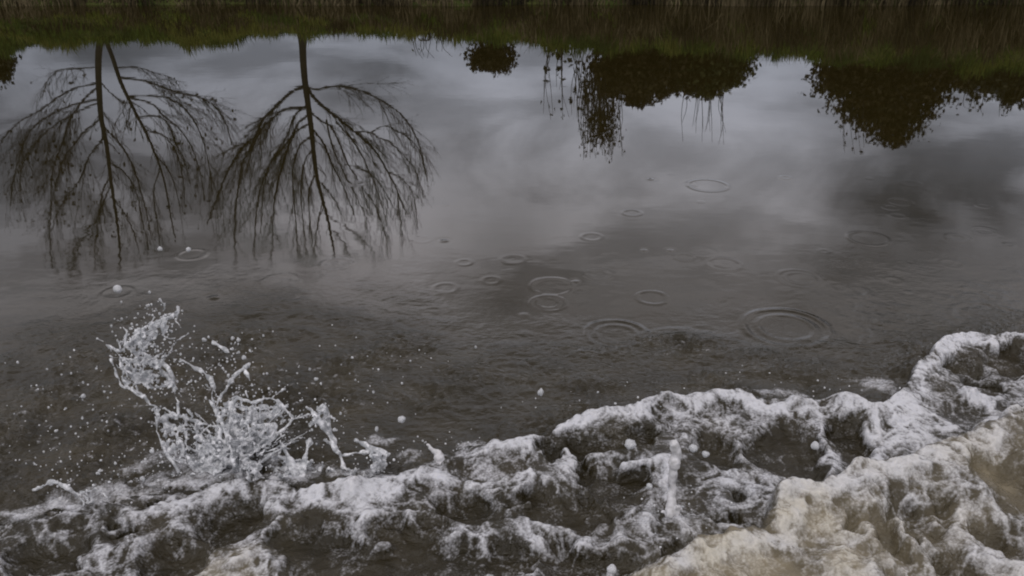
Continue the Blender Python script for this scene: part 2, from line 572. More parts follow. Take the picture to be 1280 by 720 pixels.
# foam traced strand by strand: (half width in px, strength, points)
FOAM = [
    # lip of the first front
    (13, 0.55, [(-120, 678), (0, 655), (60, 648), (110, 640), (150, 632), (190, 622)]),
    (15, 0.66, [(160, 640), (200, 625), (250, 614), (300, 606), (335, 606), (375, 612)]),
    (17, 1.10, [(390, 617), (420, 612), (445, 610), (480, 610)]),
    (11, 0.80, [(480, 606), (510, 598), (530, 590)]),
    (8, 0.95, [(535, 588), (560, 594), (590, 600), (630, 598), (660, 590)]),
    (12, 0.85, [(565, 575), (600, 562), (625, 552), (650, 550)]),
    (6, 1.0, [(655, 556), (680, 543), (715, 526), (722, 519)]),
    (12, 1.05, [(722, 522), (750, 516), (780, 516), (805, 512)]),
    (10, 1.05, [(805, 508), (830, 499), (865, 502), (895, 496), (930, 496), (950, 506)]),
    (9, 0.95, [(945, 506), (975, 510), (1000, 505), (1030, 514), (1060, 507), (1085, 512)]),
    (13, 1.05, [(995, 508), (998, 506)]), (15, 1.1, [(1054, 506), (1058, 505)]),
    (12, 0.9, [(1085, 515), (1095, 530), (1098, 550), (1098, 575)]),
    (14, 1.0, [(1110, 522), (1130, 505), (1145, 485), (1152, 462), (1165, 442)]),
    (10, 1.05, [(1165, 440), (1185, 427), (1210, 423), (1235, 430)]), (5, 0.75, [(1235, 427), (1260, 425), (1300, 424), (1400, 425)]),
    # lace between the fronts
    (15, 0.62, [(20, 660), (60, 662), (90, 668), (130, 668)]), (14, 0.66, [(110, 690), (150, 685), (190, 680), (170, 668)]),
    (12, 0.7, [(150, 650), (185, 640), (225, 632), (260, 624)]), (8, 0.6, [(180, 665), (205, 655), (225, 655)]),
    (9, 0.8, [(348, 618), (352, 635), (340, 655), (322, 675), (310, 690), (285, 705)]), (13, 0.85, [(340, 612), (350, 628)]),
    (10, 0.6, [(290, 685), (305, 672), (318, 665)]), (4, 0.6, [(258, 660), (257, 680), (262, 690)]),
    (14, 0.75, [(440, 620), (452, 640), (448, 655), (460, 665), (475, 668)]), (9, 0.6, [(405, 625), (420, 640), (432, 650)]),
    (11, 0.6, [(350, 700), (362, 712), (340, 716)]), (10, 0.62, [(0, 700), (30, 712), (70, 712), (95, 716)]),
    (9, 0.66, [(510, 640), (528, 645), (545, 655), (565, 660), (590, 660), (615, 655)]), (10, 0.5, [(470, 640), (500, 628), (530, 622)]),
    (10, 0.75, [(600, 605), (620, 610), (640, 605), (655, 590)]), (9, 0.6, [(640, 580), (660, 572), (655, 560)]),
    (11, 0.82, [(680, 592), (700, 590), (712, 575), (705, 560)]), (9, 0.6, [(660, 620), (640, 630), (655, 650), (680, 655)]),
    (14, 0.7, [(650, 640), (672, 648), (690, 660), (715, 662), (745, 672), (780, 668)]), (8, 0.62, [(700, 652), (735, 665)]),
    (10, 0.72, [(748, 612), (765, 620), (772, 635), (768, 645)]), (9, 0.62, [(745, 570), (765, 568), (785, 574)]),
    (6, 0.75, [(775, 576), (800, 578), (825, 572), (840, 568)]), (9, 0.55, [(745, 580), (750, 600)]),
    (11, 0.75, [(870, 525), (868, 515), (862, 535), (858, 545)]), (6, 0.5, [(820, 530), (845, 525)]),
    (12, 0.66, [(925, 540), (930, 560), (945, 580), (960, 590), (980, 590), (1010, 585)]), (9, 0.6, [(905, 525), (925, 520), (940, 530)]),
    (13, 0.62, [(860, 585), (880, 600), (900, 615), (915, 630)]), (10, 0.58, [(880, 570), (895, 590), (905, 600)]),
    (9, 0.8, [(835, 575), (838, 605), (842, 625), (850, 645), (862, 662)]), (8, 0.85, [(810, 640), (820, 650)]),
    (9, 0.55, [(895, 640), (920, 648), (945, 645), (960, 640)]), (9, 0.78, [(1025, 525), (1030, 545), (1038, 565), (1045, 585)]),
    (9, 0.6, [(1060, 555), (1075, 560)]), (12, 0.8, [(1035, 585), (1065, 590), (1085, 580)]),
    (18, 0.75, [(1130, 520), (1160, 515), (1175, 530), (1150, 545), (1130, 555)]), (14, 0.82, [(1120, 500), (1130, 530), (1125, 560)]),
    (10, 0.8, [(1210, 495), (1220, 485), (1240, 500), (1262, 515), (1250, 530), (1228, 550)]), (9, 0.85, [(1215, 490), (1212, 487)]),
    (10, 0.6, [(1170, 470), (1195, 480), (1220, 488), (1250, 492), (1290, 490)]), (9, 0.6, [(1200, 436), (1240, 442), (1290, 462)]), (8, 0.62, [(1165, 455), (1185, 462), (1215, 470), (1255, 484)]), (7, 0.5, [(1190, 445), (1230, 455), (1262, 470), (1290, 480)]),
    (12, 0.5, [(1250, 500), (1290, 520)]), (12, 0.4, [(1075, 478), (1100, 480), (1110, 490)]),
    (5, 0.6, [(700, 700), (690, 715)]), (10, 0.7, [(640, 712), (665, 716)]), (7, 0.85, [(760, 715), (766, 708)]),
    (12, 0.62, [(790, 715), (815, 705), (830, 695)]), (8, 0.5, [(770, 690), (790, 680), (815, 672)]),
    # lip and back of the second front
    (12, 0.95, [(820, 722), (850, 704), (880, 686), (915, 672), (955, 664), (975, 660)]),
    (12, 1.15, [(990, 665), (995, 645), (998, 625), (1000, 612)]), (9, 0.9, [(978, 640), (985, 618), (1005, 608), (1030, 616)]),
    (14, 1.05, [(1035, 612), (1060, 596), (1080, 588), (1110, 588), (1135, 588)]), (13, 1.05, [(1135, 586), (1160, 570), (1185, 555), (1210, 550), (1235, 540)]),
    (14, 0.7, [(1145, 600), (1170, 620), (1195, 640), (1225, 665), (1255, 690), (1280, 700)]), (12, 0.72, [(1080, 640), (1095, 670), (1115, 690), (1125, 715)]),
    (10, 0.72, [(1228, 600), (1245, 620), (1262, 640), (1280, 655), (1300, 670)]), (13, 0.6, [(1150, 695), (1185, 700), (1210, 715)]),
    (11, 0.6, [(1195, 615), (1215, 625), (1232, 610)]), (10, 0.5, [(1250, 560), (1280, 545), (1320, 530)]), (14, 0.6, [(1040, 630), (1055, 650), (1090, 620)]),
    (16, 0.55, [(1040, 690), (1070, 700), (1010, 690)]), (20, 0.5, [(900, 700), (940, 690), (980, 700)]), (9, 0.85, [(1128, 648), (1130, 662), (1140, 678)]),
    (12, 0.55, [(1230, 705), (1260, 715)]), (14, 0.5, [(1180, 660), (1200, 680)]),
]


def foam_density(x, y, strands=None, place=None):
    """foam cover from the traced strands, edges frayed by a warp"""
    wx = x + 0.035 * fbm(x * 7, y * 7, 3, 21)
    wy = y + 0.035 * fbm(x * 7 + 40, y * 7, 3, 22)
    f = np.zeros_like(x)
    place = place or on_wave
    for (hw, s, pts) in (strands or FOAM):
        P = resample([place(*p)[:2] for p in pts], max(4, 4 * len(pts)))
        mid = P[len(P) // 2]
        dist_cam = math.hypot(math.hypot(mid[0], mid[1]), CAM_H - 0.08)
        r = 1.12 * hw * dist_cam / FPX
        lo, hi = P.min(0) - 5 * r, P.max(0) + 5 * r
        sel = (wx > lo[0]) & (wx < hi[0]) & (wy > lo[1]) & (wy < hi[1])
        if not sel.any():
            continue
        qx, qy = wx[sel], wy[sel]
        best = np.full(qx.shape, 1e9)
        for i in range(len(P) - 1):
            a, c = P[i], P[i + 1]
            e = c - a
            L = (e ** 2).sum() + 1e-9
            t = np.clip(((qx - a[0]) * e[0] + (qy - a[1]) * e[1]) / L, 0, 1)
            d2 = (qx - a[0] - t * e[0]) ** 2 + ((qy - a[1] - t * e[1]) / 1.25) ** 2
            best = np.minimum(best, d2)
        val = s * np.exp(-best / (1.35 * r) ** 2)
        f[sel] = np.maximum(f[sel], val) + 0.18 * np.minimum(f[sel], val)
    return f


def axis(lo, hi, step, grow_lo, grow_hi, g=1.12, maxstep=9):
    a = list(np.arange(lo, hi, step))
    s, v = step, a[-1]
    while v < grow_hi:
        s = min(s * g, maxstep)
        v += s
        a.append(v)
    s, v, pre = step, a[0], []
    while v > grow_lo:
        s = min(s * g, maxstep)
        v -= s
        pre.append(v)
    return np.array(pre[::-1] + a)


# ---- the wave mesh
wx_ = axis(-2.1, 2.75, 0.0055, -7.0, 7.5, 1.10)
wy_ = axis(1.75, 4.02, 0.0055, 0.25, 4.2, 1.10)
X, Y = np.meshgrid(wx_, wy_)
ta, tb = front_a(X) - Y, front_b(X) - Y
# ragged edges to the fronts
rag = (0.026 + 0.05 * sstep(-X, -0.1, 0.8)) * fbm(X * 7, Y * 7, 4, 31, 0.55)
ta = ta + rag
tb = tb + 0.6 * rag
H = base_h(X + 0.02 * fbm(X * 9, Y * 9, 2, 33), Y - rag)
F = foam_density(X, Y) * np.clip(0.95 + 0.32 * fbm(X * 3.4, Y * 4.2, 3, 35), 0.55, 1.15)
inB = sstep(tb, -0.06, 0.03)
inA = sstep(ta, -0.06, 0.0)
edge_lr = np.interp(X, [-2.6, -2.1, 2.7, 3.4], [1, 0, 0, 1])
outside = np.maximum(edge_lr, sstep(-Y, -2.0, -1.6))
F = np.maximum(F, outside * inA * (0.35 + 0.5 * fbm(X * 3, Y * 3, 3, 44)))      # the wake goes on beyond the picture
# lace: foam drawn out into threads round dark holes, wider where the cover is denser
ux = X + 0.07 * fbm(X * 4.5, Y * 4.5, 3, 50)
uy = Y + 0.07 * fbm(X * 4.5, Y * 4.5, 3, 52)
sx, sy_ = ux * 0.94 + uy * 0.34, (uy * 0.94 - ux * 0.34) * 0.8
gap = 0.30 * worley_gap(sx * 8, sy_ * 8, 1) + 0.36 * worley_gap(sx * 17, sy_ * 17, 2) + 0.34 * worley_gap(sx * 36, sy_ * 36, 3)
hol = hollow_field(X, Y) * (1 - sstep(F, 0.45, 0.85))
bgf = inA * (0.58 + 0.10 * inB + 0.26 * fbm(X * 2.6, Y * 3.2, 3, 47))
D = np.maximum(np.minimum(F * 1.05, 1.0), bgf * (1 - outside)) - 0.34 * hol
thread = fbm(X * 15, Y * 17, 4, 58, 0.6)
foam = np.clip(D * 1.34 - 1.75 * gap - 0.16 * thread * (1.2 - D) - 0.02, 0, 1) ** 0.85 * inA
foam = foam * (0.74 + 0.20 * sstep(D, 0.3, 0.9))
foam = np.maximum(foam, inA * (0.08 + 0.13 * fbm(X * 9, Y * 10, 3, 59)))
turb = 0.026 * fbm(X * 3.3, Y * 3.8, 3, 61, 0.45) + 0.007 * fbm(X * 11, Y * 12, 2, 63, 0.5) + 0.0032 * fbm(X * 26, Y * 29, 3, 66, 0.6)
foamlift = 0.013 * sstep(F, 0.35, 1.0) + 0.007 * foam * (1 + 0.5 * fbm(X * 22, Y * 22, 2, 70)) - 0.048 * hol
Zw = H + inA * (turb * (0.75 + 0.8 * inB) + foamlift)
# rounded lumps along the lips
for (px, py, r) in [(998, 507, .028), (1057, 506, .036), (1213, 490, .03), (722, 520, .014), (835, 500, .025), (985, 612, .04), (440, 612, .05), (995, 640, .05), (1129, 652, .034), (1140, 678, .034)]:
    p = on_wave(px, py)
    d2 = (X - p[0]) ** 2 + (Y - p[1]) ** 2
    Zw += 0.8 * r * np.exp(-d2 / r ** 2)
Zw = Zw - 0.05 * (1 - sstep(ta, -0.10, -0.03))
fade = np.minimum.reduce([sstep(X, -7, -5), sstep(-X, -7.4, -5.5), sstep(Y, 0.3, 1.1)])
Zw = Zw * fade - 0.06 * (1 - fade)
silt = np.clip(inB * (0.55 + 0.45 * fbm(X * 4, Y * 4, 3, 80)) + 0.10 * inA * (0.5 + fbm(X * 5, Y * 5, 3, 82)), 0, 1)
beige = np.zeros_like(X)
for (px, py, r) in [(930, 700, .22), (1020, 640, .16), (860, 730, .2), (280, 715, .12), (1060, 700, .15), (1240, 570, .12)]:
    p = on_wave(px, py)
    beige = np.maximum(beige, np.exp(-((X - p[0]) ** 2 + (Y - p[1]) ** 2) / r ** 2))
silt = np.clip(silt * 0.55 + beige * 0.8 * (0.7 + 0.6 * fbm(X * 9, Y * 9, 3, 84)), 0, 1)
keep = (ta > -0.2).ravel()
faces = grid_faces(len(wx_), len(wy_))
faces = faces[keep[faces].all(1)]
used = np.unique(faces)
remap = np.full(X.size, -1)
remap[used] = np.arange(len(used))
V = np.stack([X, Y, Zw], -1).reshape(-1, 3)[used]
me = np_mesh("breaking_wave", V, [remap[faces]])
attr(me, 'foam', foam.ravel()[used])
attr(me, 'silt', silt.ravel()[used])
attr(me, 'chop', (inA * (0.6 + 0.5 * hol)).ravel()[used])
obj("breaking_wave", me, M_WATER, label="churned brown wake wave laced with white foam, rolling out over the calm water", cat="wave")

# ---- calm water sheet with rain rings, drip rings and chop near the wave
cx_ = axis(-3.5, 3.5, 0.0095, -60, 60, 1.13)
cy_ = axis(2.25, 6.6, 0.0095, -25.5, EDGE + 0.9, 1.13, 2.0)
X, Y = np.meshgrid(cx_, cy_)
Zc = np.zeros_like(X)
RINGS = [  # px, py, outer radius px, amplitude mm, rings
    (983, 410, 50, 2.5, 2), (770, 418, 38, 3.0, 2), (852, 432, 46, 0.9, 2), (815, 372, 19, 1.1, 1), (885, 232, 24, 0.8, 1),
    (685, 379, 22, 0.9, 2), (1085, 298, 22, 0.45, 1), (485, 437, 34, 1.3, 2), (580, 328, 9, 0.4, 1), (557, 360, 14, 0.55, 1),
    (982, 222, 6, 0.7, 1), (790, 266, 11, 0.5, 1), (640, 470, 44, 1.5, 2), (690, 358, 26, 0.6, 1), (1240, 398, 40, 1.2, 2),
    (1000, 348, 26, 0.35, 2), (905, 330, 20, 0.3, 1), (740, 296, 12, 0.35, 1), (1190, 330, 12, 0.3, 1), (420, 330, 18, 0.5, 1),
    (350, 352, 22, 0.6, 1), (240, 318, 16, 0.6, 1), (147, 366, 16, 0.8, 1), (370, 430, 30, 1.1, 2), (430, 405, 20, 0.8, 1),
    (560, 470, 30, 1.2, 2), (1130, 405, 26, 0.8, 2), (1090, 450, 34, 1.2, 2), (720, 460, 30, 1.2, 2), (60, 480, 34, 1.3, 2), (330, 470, 30, 1.5, 2)]
_rr = random.Random(77)
for _ in range(46):
    _y = _rr.uniform(215, 470)
    RINGS.append((_rr.uniform(430, 1270), _y, _rr.uniform(5, 20) * _y / 400, _rr.uniform(0.15, 0.5) * min(1.0, (_y / 400) ** 2), _rr.choice([1, 1, 2])))
for (px, py, rp, amp, k) in RINGS:
    c = on_z(px, py)
    slant = math.sqrt(c[0] ** 2 + c[1] ** 2 + CAM_H ** 2)
    r0 = rp * slant / FPX
    sel = ((X - c[0]) ** 2 + (Y - c[1]) ** 2) < (1.6 * r0) ** 2
    r = np.sqrt((X[sel] - c[0]) ** 2 + (Y[sel] - c[1]) ** 2) * (1 + 0.03 * perlin(X[sel] * 6, Y[sel] * 6, 3))
    wl = max(0.017, r0 * 0.11)
    h = 0
    for j in range(k):
        q = (r - r0 * (1 - 0.34 * j)) / wl
        h = h + (1 - 0.25 * j) * (1 - 0.7 * q * q) * np.exp(-q * q)
    Zc[sel] += 0.0019 * amp * h * (0.75 + 0.5 * perlin(X[sel] * 4 + px, Y[sel] * 4, 8))
for (px, py, rp, dep) in [(555, 301, 6, 2), (813, 224, 5, 2), (55, 435, 15, 7), (267, 372, 8, 5), (68, 484, 8, 4), (95, 440, 7, 3), (805, 313, 5, 1.5), (838, 313, 5, 1.5),
                          (1135, 365, 5, 2), (720, 352, 5, 2), (655, 394, 8, 2), (490, 404, 6, 2), (360, 395, 10, 3), (520, 405, 5, 2), (1205, 360, 5, 1.5)]:
    c = on_z(px, py)
    r = rp * math.sqrt(c[0] ** 2 + c[1] ** 2 + CAM_H ** 2) / FPX
    d2 = ((X - c[0]) ** 2 + (Y - c[1]) ** 2) / r ** 2
    Zc += 0.001 * dep * (1 - 1.1 * d2) * np.exp(-d2)
# chop thrown out by the wave and the splash
dA = Y - front_a(X)
m1 = np.exp(-np.maximum(dA, 0) / 0.26)
s0 = on_z(250, 520)
m2 = 1.15 * np.exp(-(((X - s0[0]) / 0.95) ** 2 + ((Y - s0[1]) / 0.75) ** 2))
s1 = on_z(40, 540)
m3 = 0.9 * np.exp(-(((X - s1[0]) / 0.8) ** 2 + ((Y - s1[1]) / 0.6) ** 2))
s2 = on_z(780, 460)
s4 = on_z(850, 434)
m5 = 0.6 * np.exp(-(((X - s4[0]) / 0.17) ** 2 + ((Y - s4[1]) / 0.15) ** 2) ** 2)
m4 = m5 + 0.35 * np.exp(-(((X - s2[0]) / 1.1) ** 2 + ((Y - s2[1]) / 0.28) ** 2))
mask = np.clip(np.maximum.reduce([m1, m2, m3]) + m4, 0, 1.1)
patch = 0.35 + 0.9 * np.clip(1.3 * fbm(X * 2.6, Y * 3.4, 3, 90) + 0.35, 0, 1)
near = (Y < 6.9) & (np.abs(X) < 3.8)
ch = np.zeros_like(X)
xs, ys = X[near], Y[near]
qx, qy = xs + 0.05 * perlin(xs * 5, ys * 5, 191), ys + 0.05 * perlin(xs * 5, ys * 5, 192)
ch[near] = 0.020 * fbm(qx * 4.2, qy * 4.6, 2, 95) + 0.0120 * fbm(qx * 6.5, qy * 7.5, 3, 92, 0.6) + 0.0125 * fbm(qx * 17, qy * 19, 3, 94, 0.55, True) + 0.0045 * fbm(xs * 40, ys * 44, 2, 97)
amb = np.zeros_like(X)
amb[near] = 0.00045 * fbm(xs * 3.5, ys * 7.0, 4, 96, 0.5) * np.interp(ys, [3.5, 4.3, 5.0, 6.8], [1.4, 0.9, 0.25, 0.0])
peb = np.zeros_like(X)
peb[near] = worley_gap(qx * 15, qy * 17, 5) + 0.5 * worley_gap(qx * 31, qy * 34, 6) - 0.5
Zc += ch * mask * patch + amb + 0.0075 * peb * mask * (0.4 + 0.6 * patch)
Zc += np.where(near, 0.036 * np.interp(X, [-1.0, 0.2, 1.0], [0.0, 0.5, 1.0]) * np.exp(-(np.maximum(dA, 0) / 0.17) ** 2) * (0.7 + 0.9 * perlin(X * 3, Y * 3, 209)), 0)
Zc -= 0.07 * sstep(front_a(X) - Y, -0.01, 0.05) * sstep(7.0 - np.abs(X), 1.4, 2.2) * sstep(Y, 0.5, 1.2)     # drawn down under the wave
me = np_mesh("water", np.stack([X, Y, Zc], -1).reshape(-1, 3), [grid_faces(len(cx_), len(cy_))])
fo = np.zeros_like(X)
FOAM_CALM = [(9, 0.75, [(318, 596), (345, 598), (372, 596)]), (8, 0.65, [(250, 592), (275, 596), (300, 592)]), (8, 0.5, [(165, 585), (185, 578), (195, 570)]), (9, 0.62, [(185, 605), (200, 598), (212, 606)]),
             (7, 0.6, [(120, 612), (140, 608), (150, 615)]), (10, 0.6, [(110, 630), (125, 622), (105, 640)]), (9, 0.66, [(240, 575), (262, 572), (285, 578)]), (8, 0.6, [(420, 590), (440, 596), (462, 592)]),
             (6, 0.6, [(570, 560), (600, 558)]), (6, 0.5, [(500, 570), (520, 566), (512, 580)]), (9, 0.6, [(1080, 482), (1095, 478), (1108, 488)]), (5, 0.5, [(950, 492), (975, 487), (1000, 492)]),
             (9, 0.6, [(20, 640), (45, 632), (80, 630)]), (6, 0.55, [(60, 622), (90, 628), (110, 618)]), (8, 0.6, [(215, 606), (235, 600), (255, 602)]), (7, 0.6, [(140, 630), (170, 622), (200, 612)]), (6, 0.5, [(0, 642), (20, 634)]),
             (6, 0.55, [(335, 570), (350, 585), (380, 588), (405, 580)]), (5, 0.55, [(460, 545), (480, 552), (492, 548)]), (6, 0.5, [(140, 640), (165, 628), (150, 622)]), (7, 0.5, [(210, 560), (225, 580), (240, 600)])]
fo[near] = np.clip((fbm(xs * 16, ys * 20, 4, 98, 0.6) - 0.50) * 1.0, 0, 0.6) * np.clip((mask[near] - 0.45) * 1.8, 0, 1)
fc = foam_density(xs, ys, FOAM_CALM, lambda px, py: on_z(px, py, 0.01))
fo[near] = np.maximum(fo[near], np.clip(fc - 0.25 * np.abs(fbm(xs * 14, ys * 15, 3, 199)), 0, 1))
Zc[near] += 0.012 * fc
me.vertices.foreach_set('co', np.stack([X, Y, Zc], -1).astype(np.float32).ravel())
attr(me, 'foam', fo)
attr(me, 'silt', np.clip(mask * (0.06 + 0.10 * fbm(X * 4, Y * 5, 2, 207)), 0, 0.25))
attr(me, 'chop', np.clip(mask * (0.3 + patch), 0, 1.2))
obj("water", me, M_WATER, label="calm brown river water dotted with rain rings and mirroring trees", kind="structure")


# ------------------------------------------------------------------ splashes
def lean_y(py, base_py, base_Y, lean):
    return base_Y + (base_py - py) / 190.0 * lean


def px_tube(mb, pts, rpx, base_py=592, base_Y=None, lean=0.34, jitter=0.03, bead=0.35):
    if base_Y is None:
        base_Y = on_z(300, base_py)[1]
    off = random.uniform(-jitter, jitter)
    P = []
    for k, (px, py) in enumerate(pts):
        Yv = lean_y(py, base_py, base_Y, lean) + off + random.uniform(-jitter, jitter) * 0.4
        q = on_y(px, py, Yv)
        P.append(q)
    n = max(6, 4 * len(P))
    Q = resample(P, n)
    Q += RNG.normal(0, 0.0018, Q.shape)
    s = math.sqrt((Q[0] ** 2).sum()) / FPX * 0.0 + np.linalg.norm(Q - np.array([0, 0, CAM_H]), axis=1) / FPX
    r0 = np.interp(np.linspace(0, 1, n), np.linspace(0, 1, len(rpx)), rpx) if hasattr(rpx, '__len__') else np.full(n, rpx)
    nz = RNG.normal(0, 1, n + 4)
    nz = (nz[:-4] + 2 * nz[1:-3] + 3 * nz[2:-2] + 2 * nz[3:-1] + nz[4:]) / 4.4
    r = r0 * s * (1 + bead * nz.clip(-1.3, 1.8))
    mb.tube(Q, np.maximum(r, 0.0016), 6)
    return Q


def px_net(mb, poly, count, rpx, base_py=592, base_Y=None, lean=0.34, jitter=0.06, k=3, beads=0.5):
    """froth: random points in a traced outline, joined to their neighbours by thin threads"""
    if base_Y is None:
        base_Y = on_z(300, base_py)[1]
    poly = np.asarray(poly, float)
    lo, hi = poly.min(0), poly.max(0)
    pts = []
    while len(pts) < count:
        p = lo + (hi - lo) * RNG.random(2)
        ins, j = False, len(poly) - 1
        for i in range(len(poly)):
            if (poly[i, 1] > p[1]) != (poly[j, 1] > p[1]) and p[0] < (poly[j, 0] - poly[i, 0]) * (p[1] - poly[i, 1]) / (poly[j, 1] - poly[i, 1]) + poly[i, 0]:
                ins = not ins
            j = i
        if ins:
            pts.append(p)
    P = np.array([on_y(p[0], p[1], lean_y(p[1], base_py, base_Y, lean) + jitter * (perlin(np.array([p[0] / 30.]), np.array([p[1] / 30.]), 7)[0] * 1.5 + 0.35 * RNG.normal())) for p in pts])
    sc_ = np.linalg.norm(P - np.array([0, 0, CAM_H]), axis=1) / FPX
    D = np.linalg.norm(P[:, None] - P[None], axis=2)
    for i in range(len(P)):
        for j in np.argsort(D[i])[1:k + 1]:
            if j > i or RNG.random() < 0.3:
                n = 5
                t = np.linspace(0, 1, n)[:, None]
                Q = P[i] * (1 - t) + P[j] * t + RNG.normal(0, 0.003, (n, 3))
                mb.tube(Q, np.maximum(rpx * sc_[i] * (0.55 + 0.6 * RNG.random(n)), 0.0016), 5)
        if RNG.random() < beads:
            mb.blob(P[i], rpx * sc_[i] * (0.9 + 1.0 * RNG.random()), 1 + 0.3 * RNG.normal(size=3).clip(-1, 1))
    return P


def px_sheet(mb, quad, base_py=592, lean=0.34, bulge=0.04, thr=-0.1, seed=3, step=0.0048):
    """thin torn sheet of water between four traced corners"""
    base_Y = on_z(300, base_py)[1]
    C = [on_y(px, py, lean_y(py, base_py, base_Y, lean)) for px, py in quad]
    nu = int(max(np.linalg.norm(C[1] - C[0]), np.linalg.norm(C[2] - C[3])) / step) + 2
    nv = int(max(np.linalg.norm(C[3] - C[0]), np.linalg.norm(C[2] - C[1])) / step) + 2
    for i in range(nu):
        for j in range(nv):
            u, v = i / (nu - 1), j / (nv - 1)
            p = C[0] * (1 - u) * (1 - v) + C[1] * u * (1 - v) + C[2] * u * v + C[3] * (1 - u) * v
            e = min(u, 1 - u, v, 1 - v)
            k = fbm(np.array([u * nu / 9.0 + seed]), np.array([v * nv / 9.0]), 3, seed, 0.6)[0] + 0.5 * min(e * 6, 1) - 0.35
            if k > thr:
                q = p + np.array([0, bulge * math.sin(math.pi * u) * math.sin(math.pi * v) + 0.012 * perlin(np.array([u * 5.]), np.array([v * 5.]), seed)[0], 0])
                mb.blob(q, 0.0030 + 0.0012 * max(0, k))


def splash_obj(name, mb, label, voxel=0.0038, cat="splash", group=None, mat=None):
    me = mb.mesh(name)
    o = obj(name, me, mat or M_SPLASH, label=label, cat=cat, group=group)
    rm = o.modifiers.new("remesh", 'REMESH')
    rm.mode = 'VOXEL'
    rm.voxel_size = voxel
    rm.use_smooth_shade = True
    sm = o.modifiers.new("smooth", 'SMOOTH')
    sm.iterations = 2
    sm.factor = 0.4
    return o


# tall ragged plume
mb = MB()
PLUME = [
    (2.0, [(132, 431), (140, 435), (150, 438), (158, 433), (163, 428), (172, 422), (178, 410)]),
    (2.4, [(163, 428), (170, 442), (178, 440), (185, 446), (195, 452), (205, 455), (212, 463), (216, 478), (218, 488)]),
    (1.8, [(170, 446), (160, 456), (154, 468), (156, 481), (166, 487), (176, 493), (186, 503)]),
    (1.6, [(138, 448), (143, 460), (147, 472), (153, 482), (166, 488), (178, 498)]),
    (1.6, [(180, 410), (186, 405), (190, 402), (193, 396)]), (1.7, [(186, 405), (198, 408), (204, 401), (215, 396), (221, 392), (222, 383)]),
    (1.7, [(205, 402), (203, 413), (208, 422), (219, 423)]), (1.4, [(226, 410), (218, 399)]), (1.4, [(203, 390), (206, 381), (200, 374)]),
    (2.4, [(226, 450), (233, 453), (245, 461), (255, 466), (262, 473), (267, 484)]), (2.2, [(266, 428), (275, 432), (284, 439)]),
    (2.6, [(312, 455), (305, 460), (295, 468), (288, 476), (284, 484)]), (2.0, [(305, 461), (309, 468), (312, 476)]),
    (2.4, [(180, 494), (188, 505), (195, 508), (197, 520), (196, 535), (200, 548), (210, 570), (225, 592)]),
    (2.0, [(195, 508), (210, 513), (222, 520), (238, 524), (255, 530), (272, 535)]), (1.8, [(234, 511), (240, 519), (238, 525)]),
    (1.6, [(217, 486), (222, 502), (223, 520)]), (1.5, [(267, 484), (265, 496), (268, 508)]), (1.5, [(284, 484), (276, 496), (270, 508)]),
    (1.4, [(178, 440), (180, 455), (176, 470), (174, 480)]), (1.3, [(160, 465), (172, 462), (182, 470)]),
]
for r, pts in PLUME:
    px_tube(mb, pts, r * 0.85)
px_net(mb, [(145, 425), (165, 415), (185, 400), (200, 395), (222, 388), (225, 400), (205, 412), (190, 430), (178, 440), (150, 440)], 130, 0.85)
px_net(mb, [(150, 448), (170, 440), (205, 450), (218, 480), (205, 486), (170, 490), (152, 478)], 110, 0.75)
px_net(mb, [(215, 440), (262, 455), (312, 460), (300, 490), (262, 500), (225, 505)], 60, 0.55, k=2)
px_net(mb, [(190, 508), (235, 520), (275, 535), (270, 570), (235, 590), (205, 570)], 120, 0.75)


def burst(mb, cx, cy, n, a0, a1, l0, l1, rpx, lean=0.34, base_py=592):
    """thin threads flung out of one point, each ending in beads"""
    for _ in range(n):
        a = R(random.uniform(a0, a1))
        L = random.uniform(l0, l1)
        x0, y0 = cx + random.gauss(0, 7), cy + random.gauss(0, 4)
        st = random.uniform(0.25, 0.6)
        pts = []
        for t in (st, st + (1 - st) * .35, st + (1 - st) * .7, 1.0):
            pts.append((x0 + math.sin(a) * L * t + random.gauss(0, 2.2), y0 - math.cos(a) * L * t + 10 * t * t + random.gauss(0, 2.2)))
        Q = px_tube(mb, pts, [rpx * 1.2, rpx, rpx * 0.8, rpx * 0.7], base_py=base_py, lean=lean, jitter=0.09, bead=0.55)
        k = np.linalg.norm(Q[-1] - np.array([0, 0, CAM_H])) / FPX
        mb.blob(Q[-1], k * rpx * random.uniform(1.1, 2.0), (1, 1, 1.1))


px_sheet(mb, [(150, 446), (206, 452), (219, 484), (158, 490)], thr=0.05, seed=5)
px_sheet(mb, [(150, 428), (205, 396), (222, 402), (176, 446)], thr=0.1, seed=9)
px_sheet(mb, [(190, 506), (240, 522), (232, 575), (205, 568)], thr=0.12, seed=12)
burst(mb, 175, 480, 26, -40, 45, 40, 95, 0.9)
splash_obj("splash_plume", mb, "tall ragged plume of water threads leaning over the calm water, with loops and gaps")

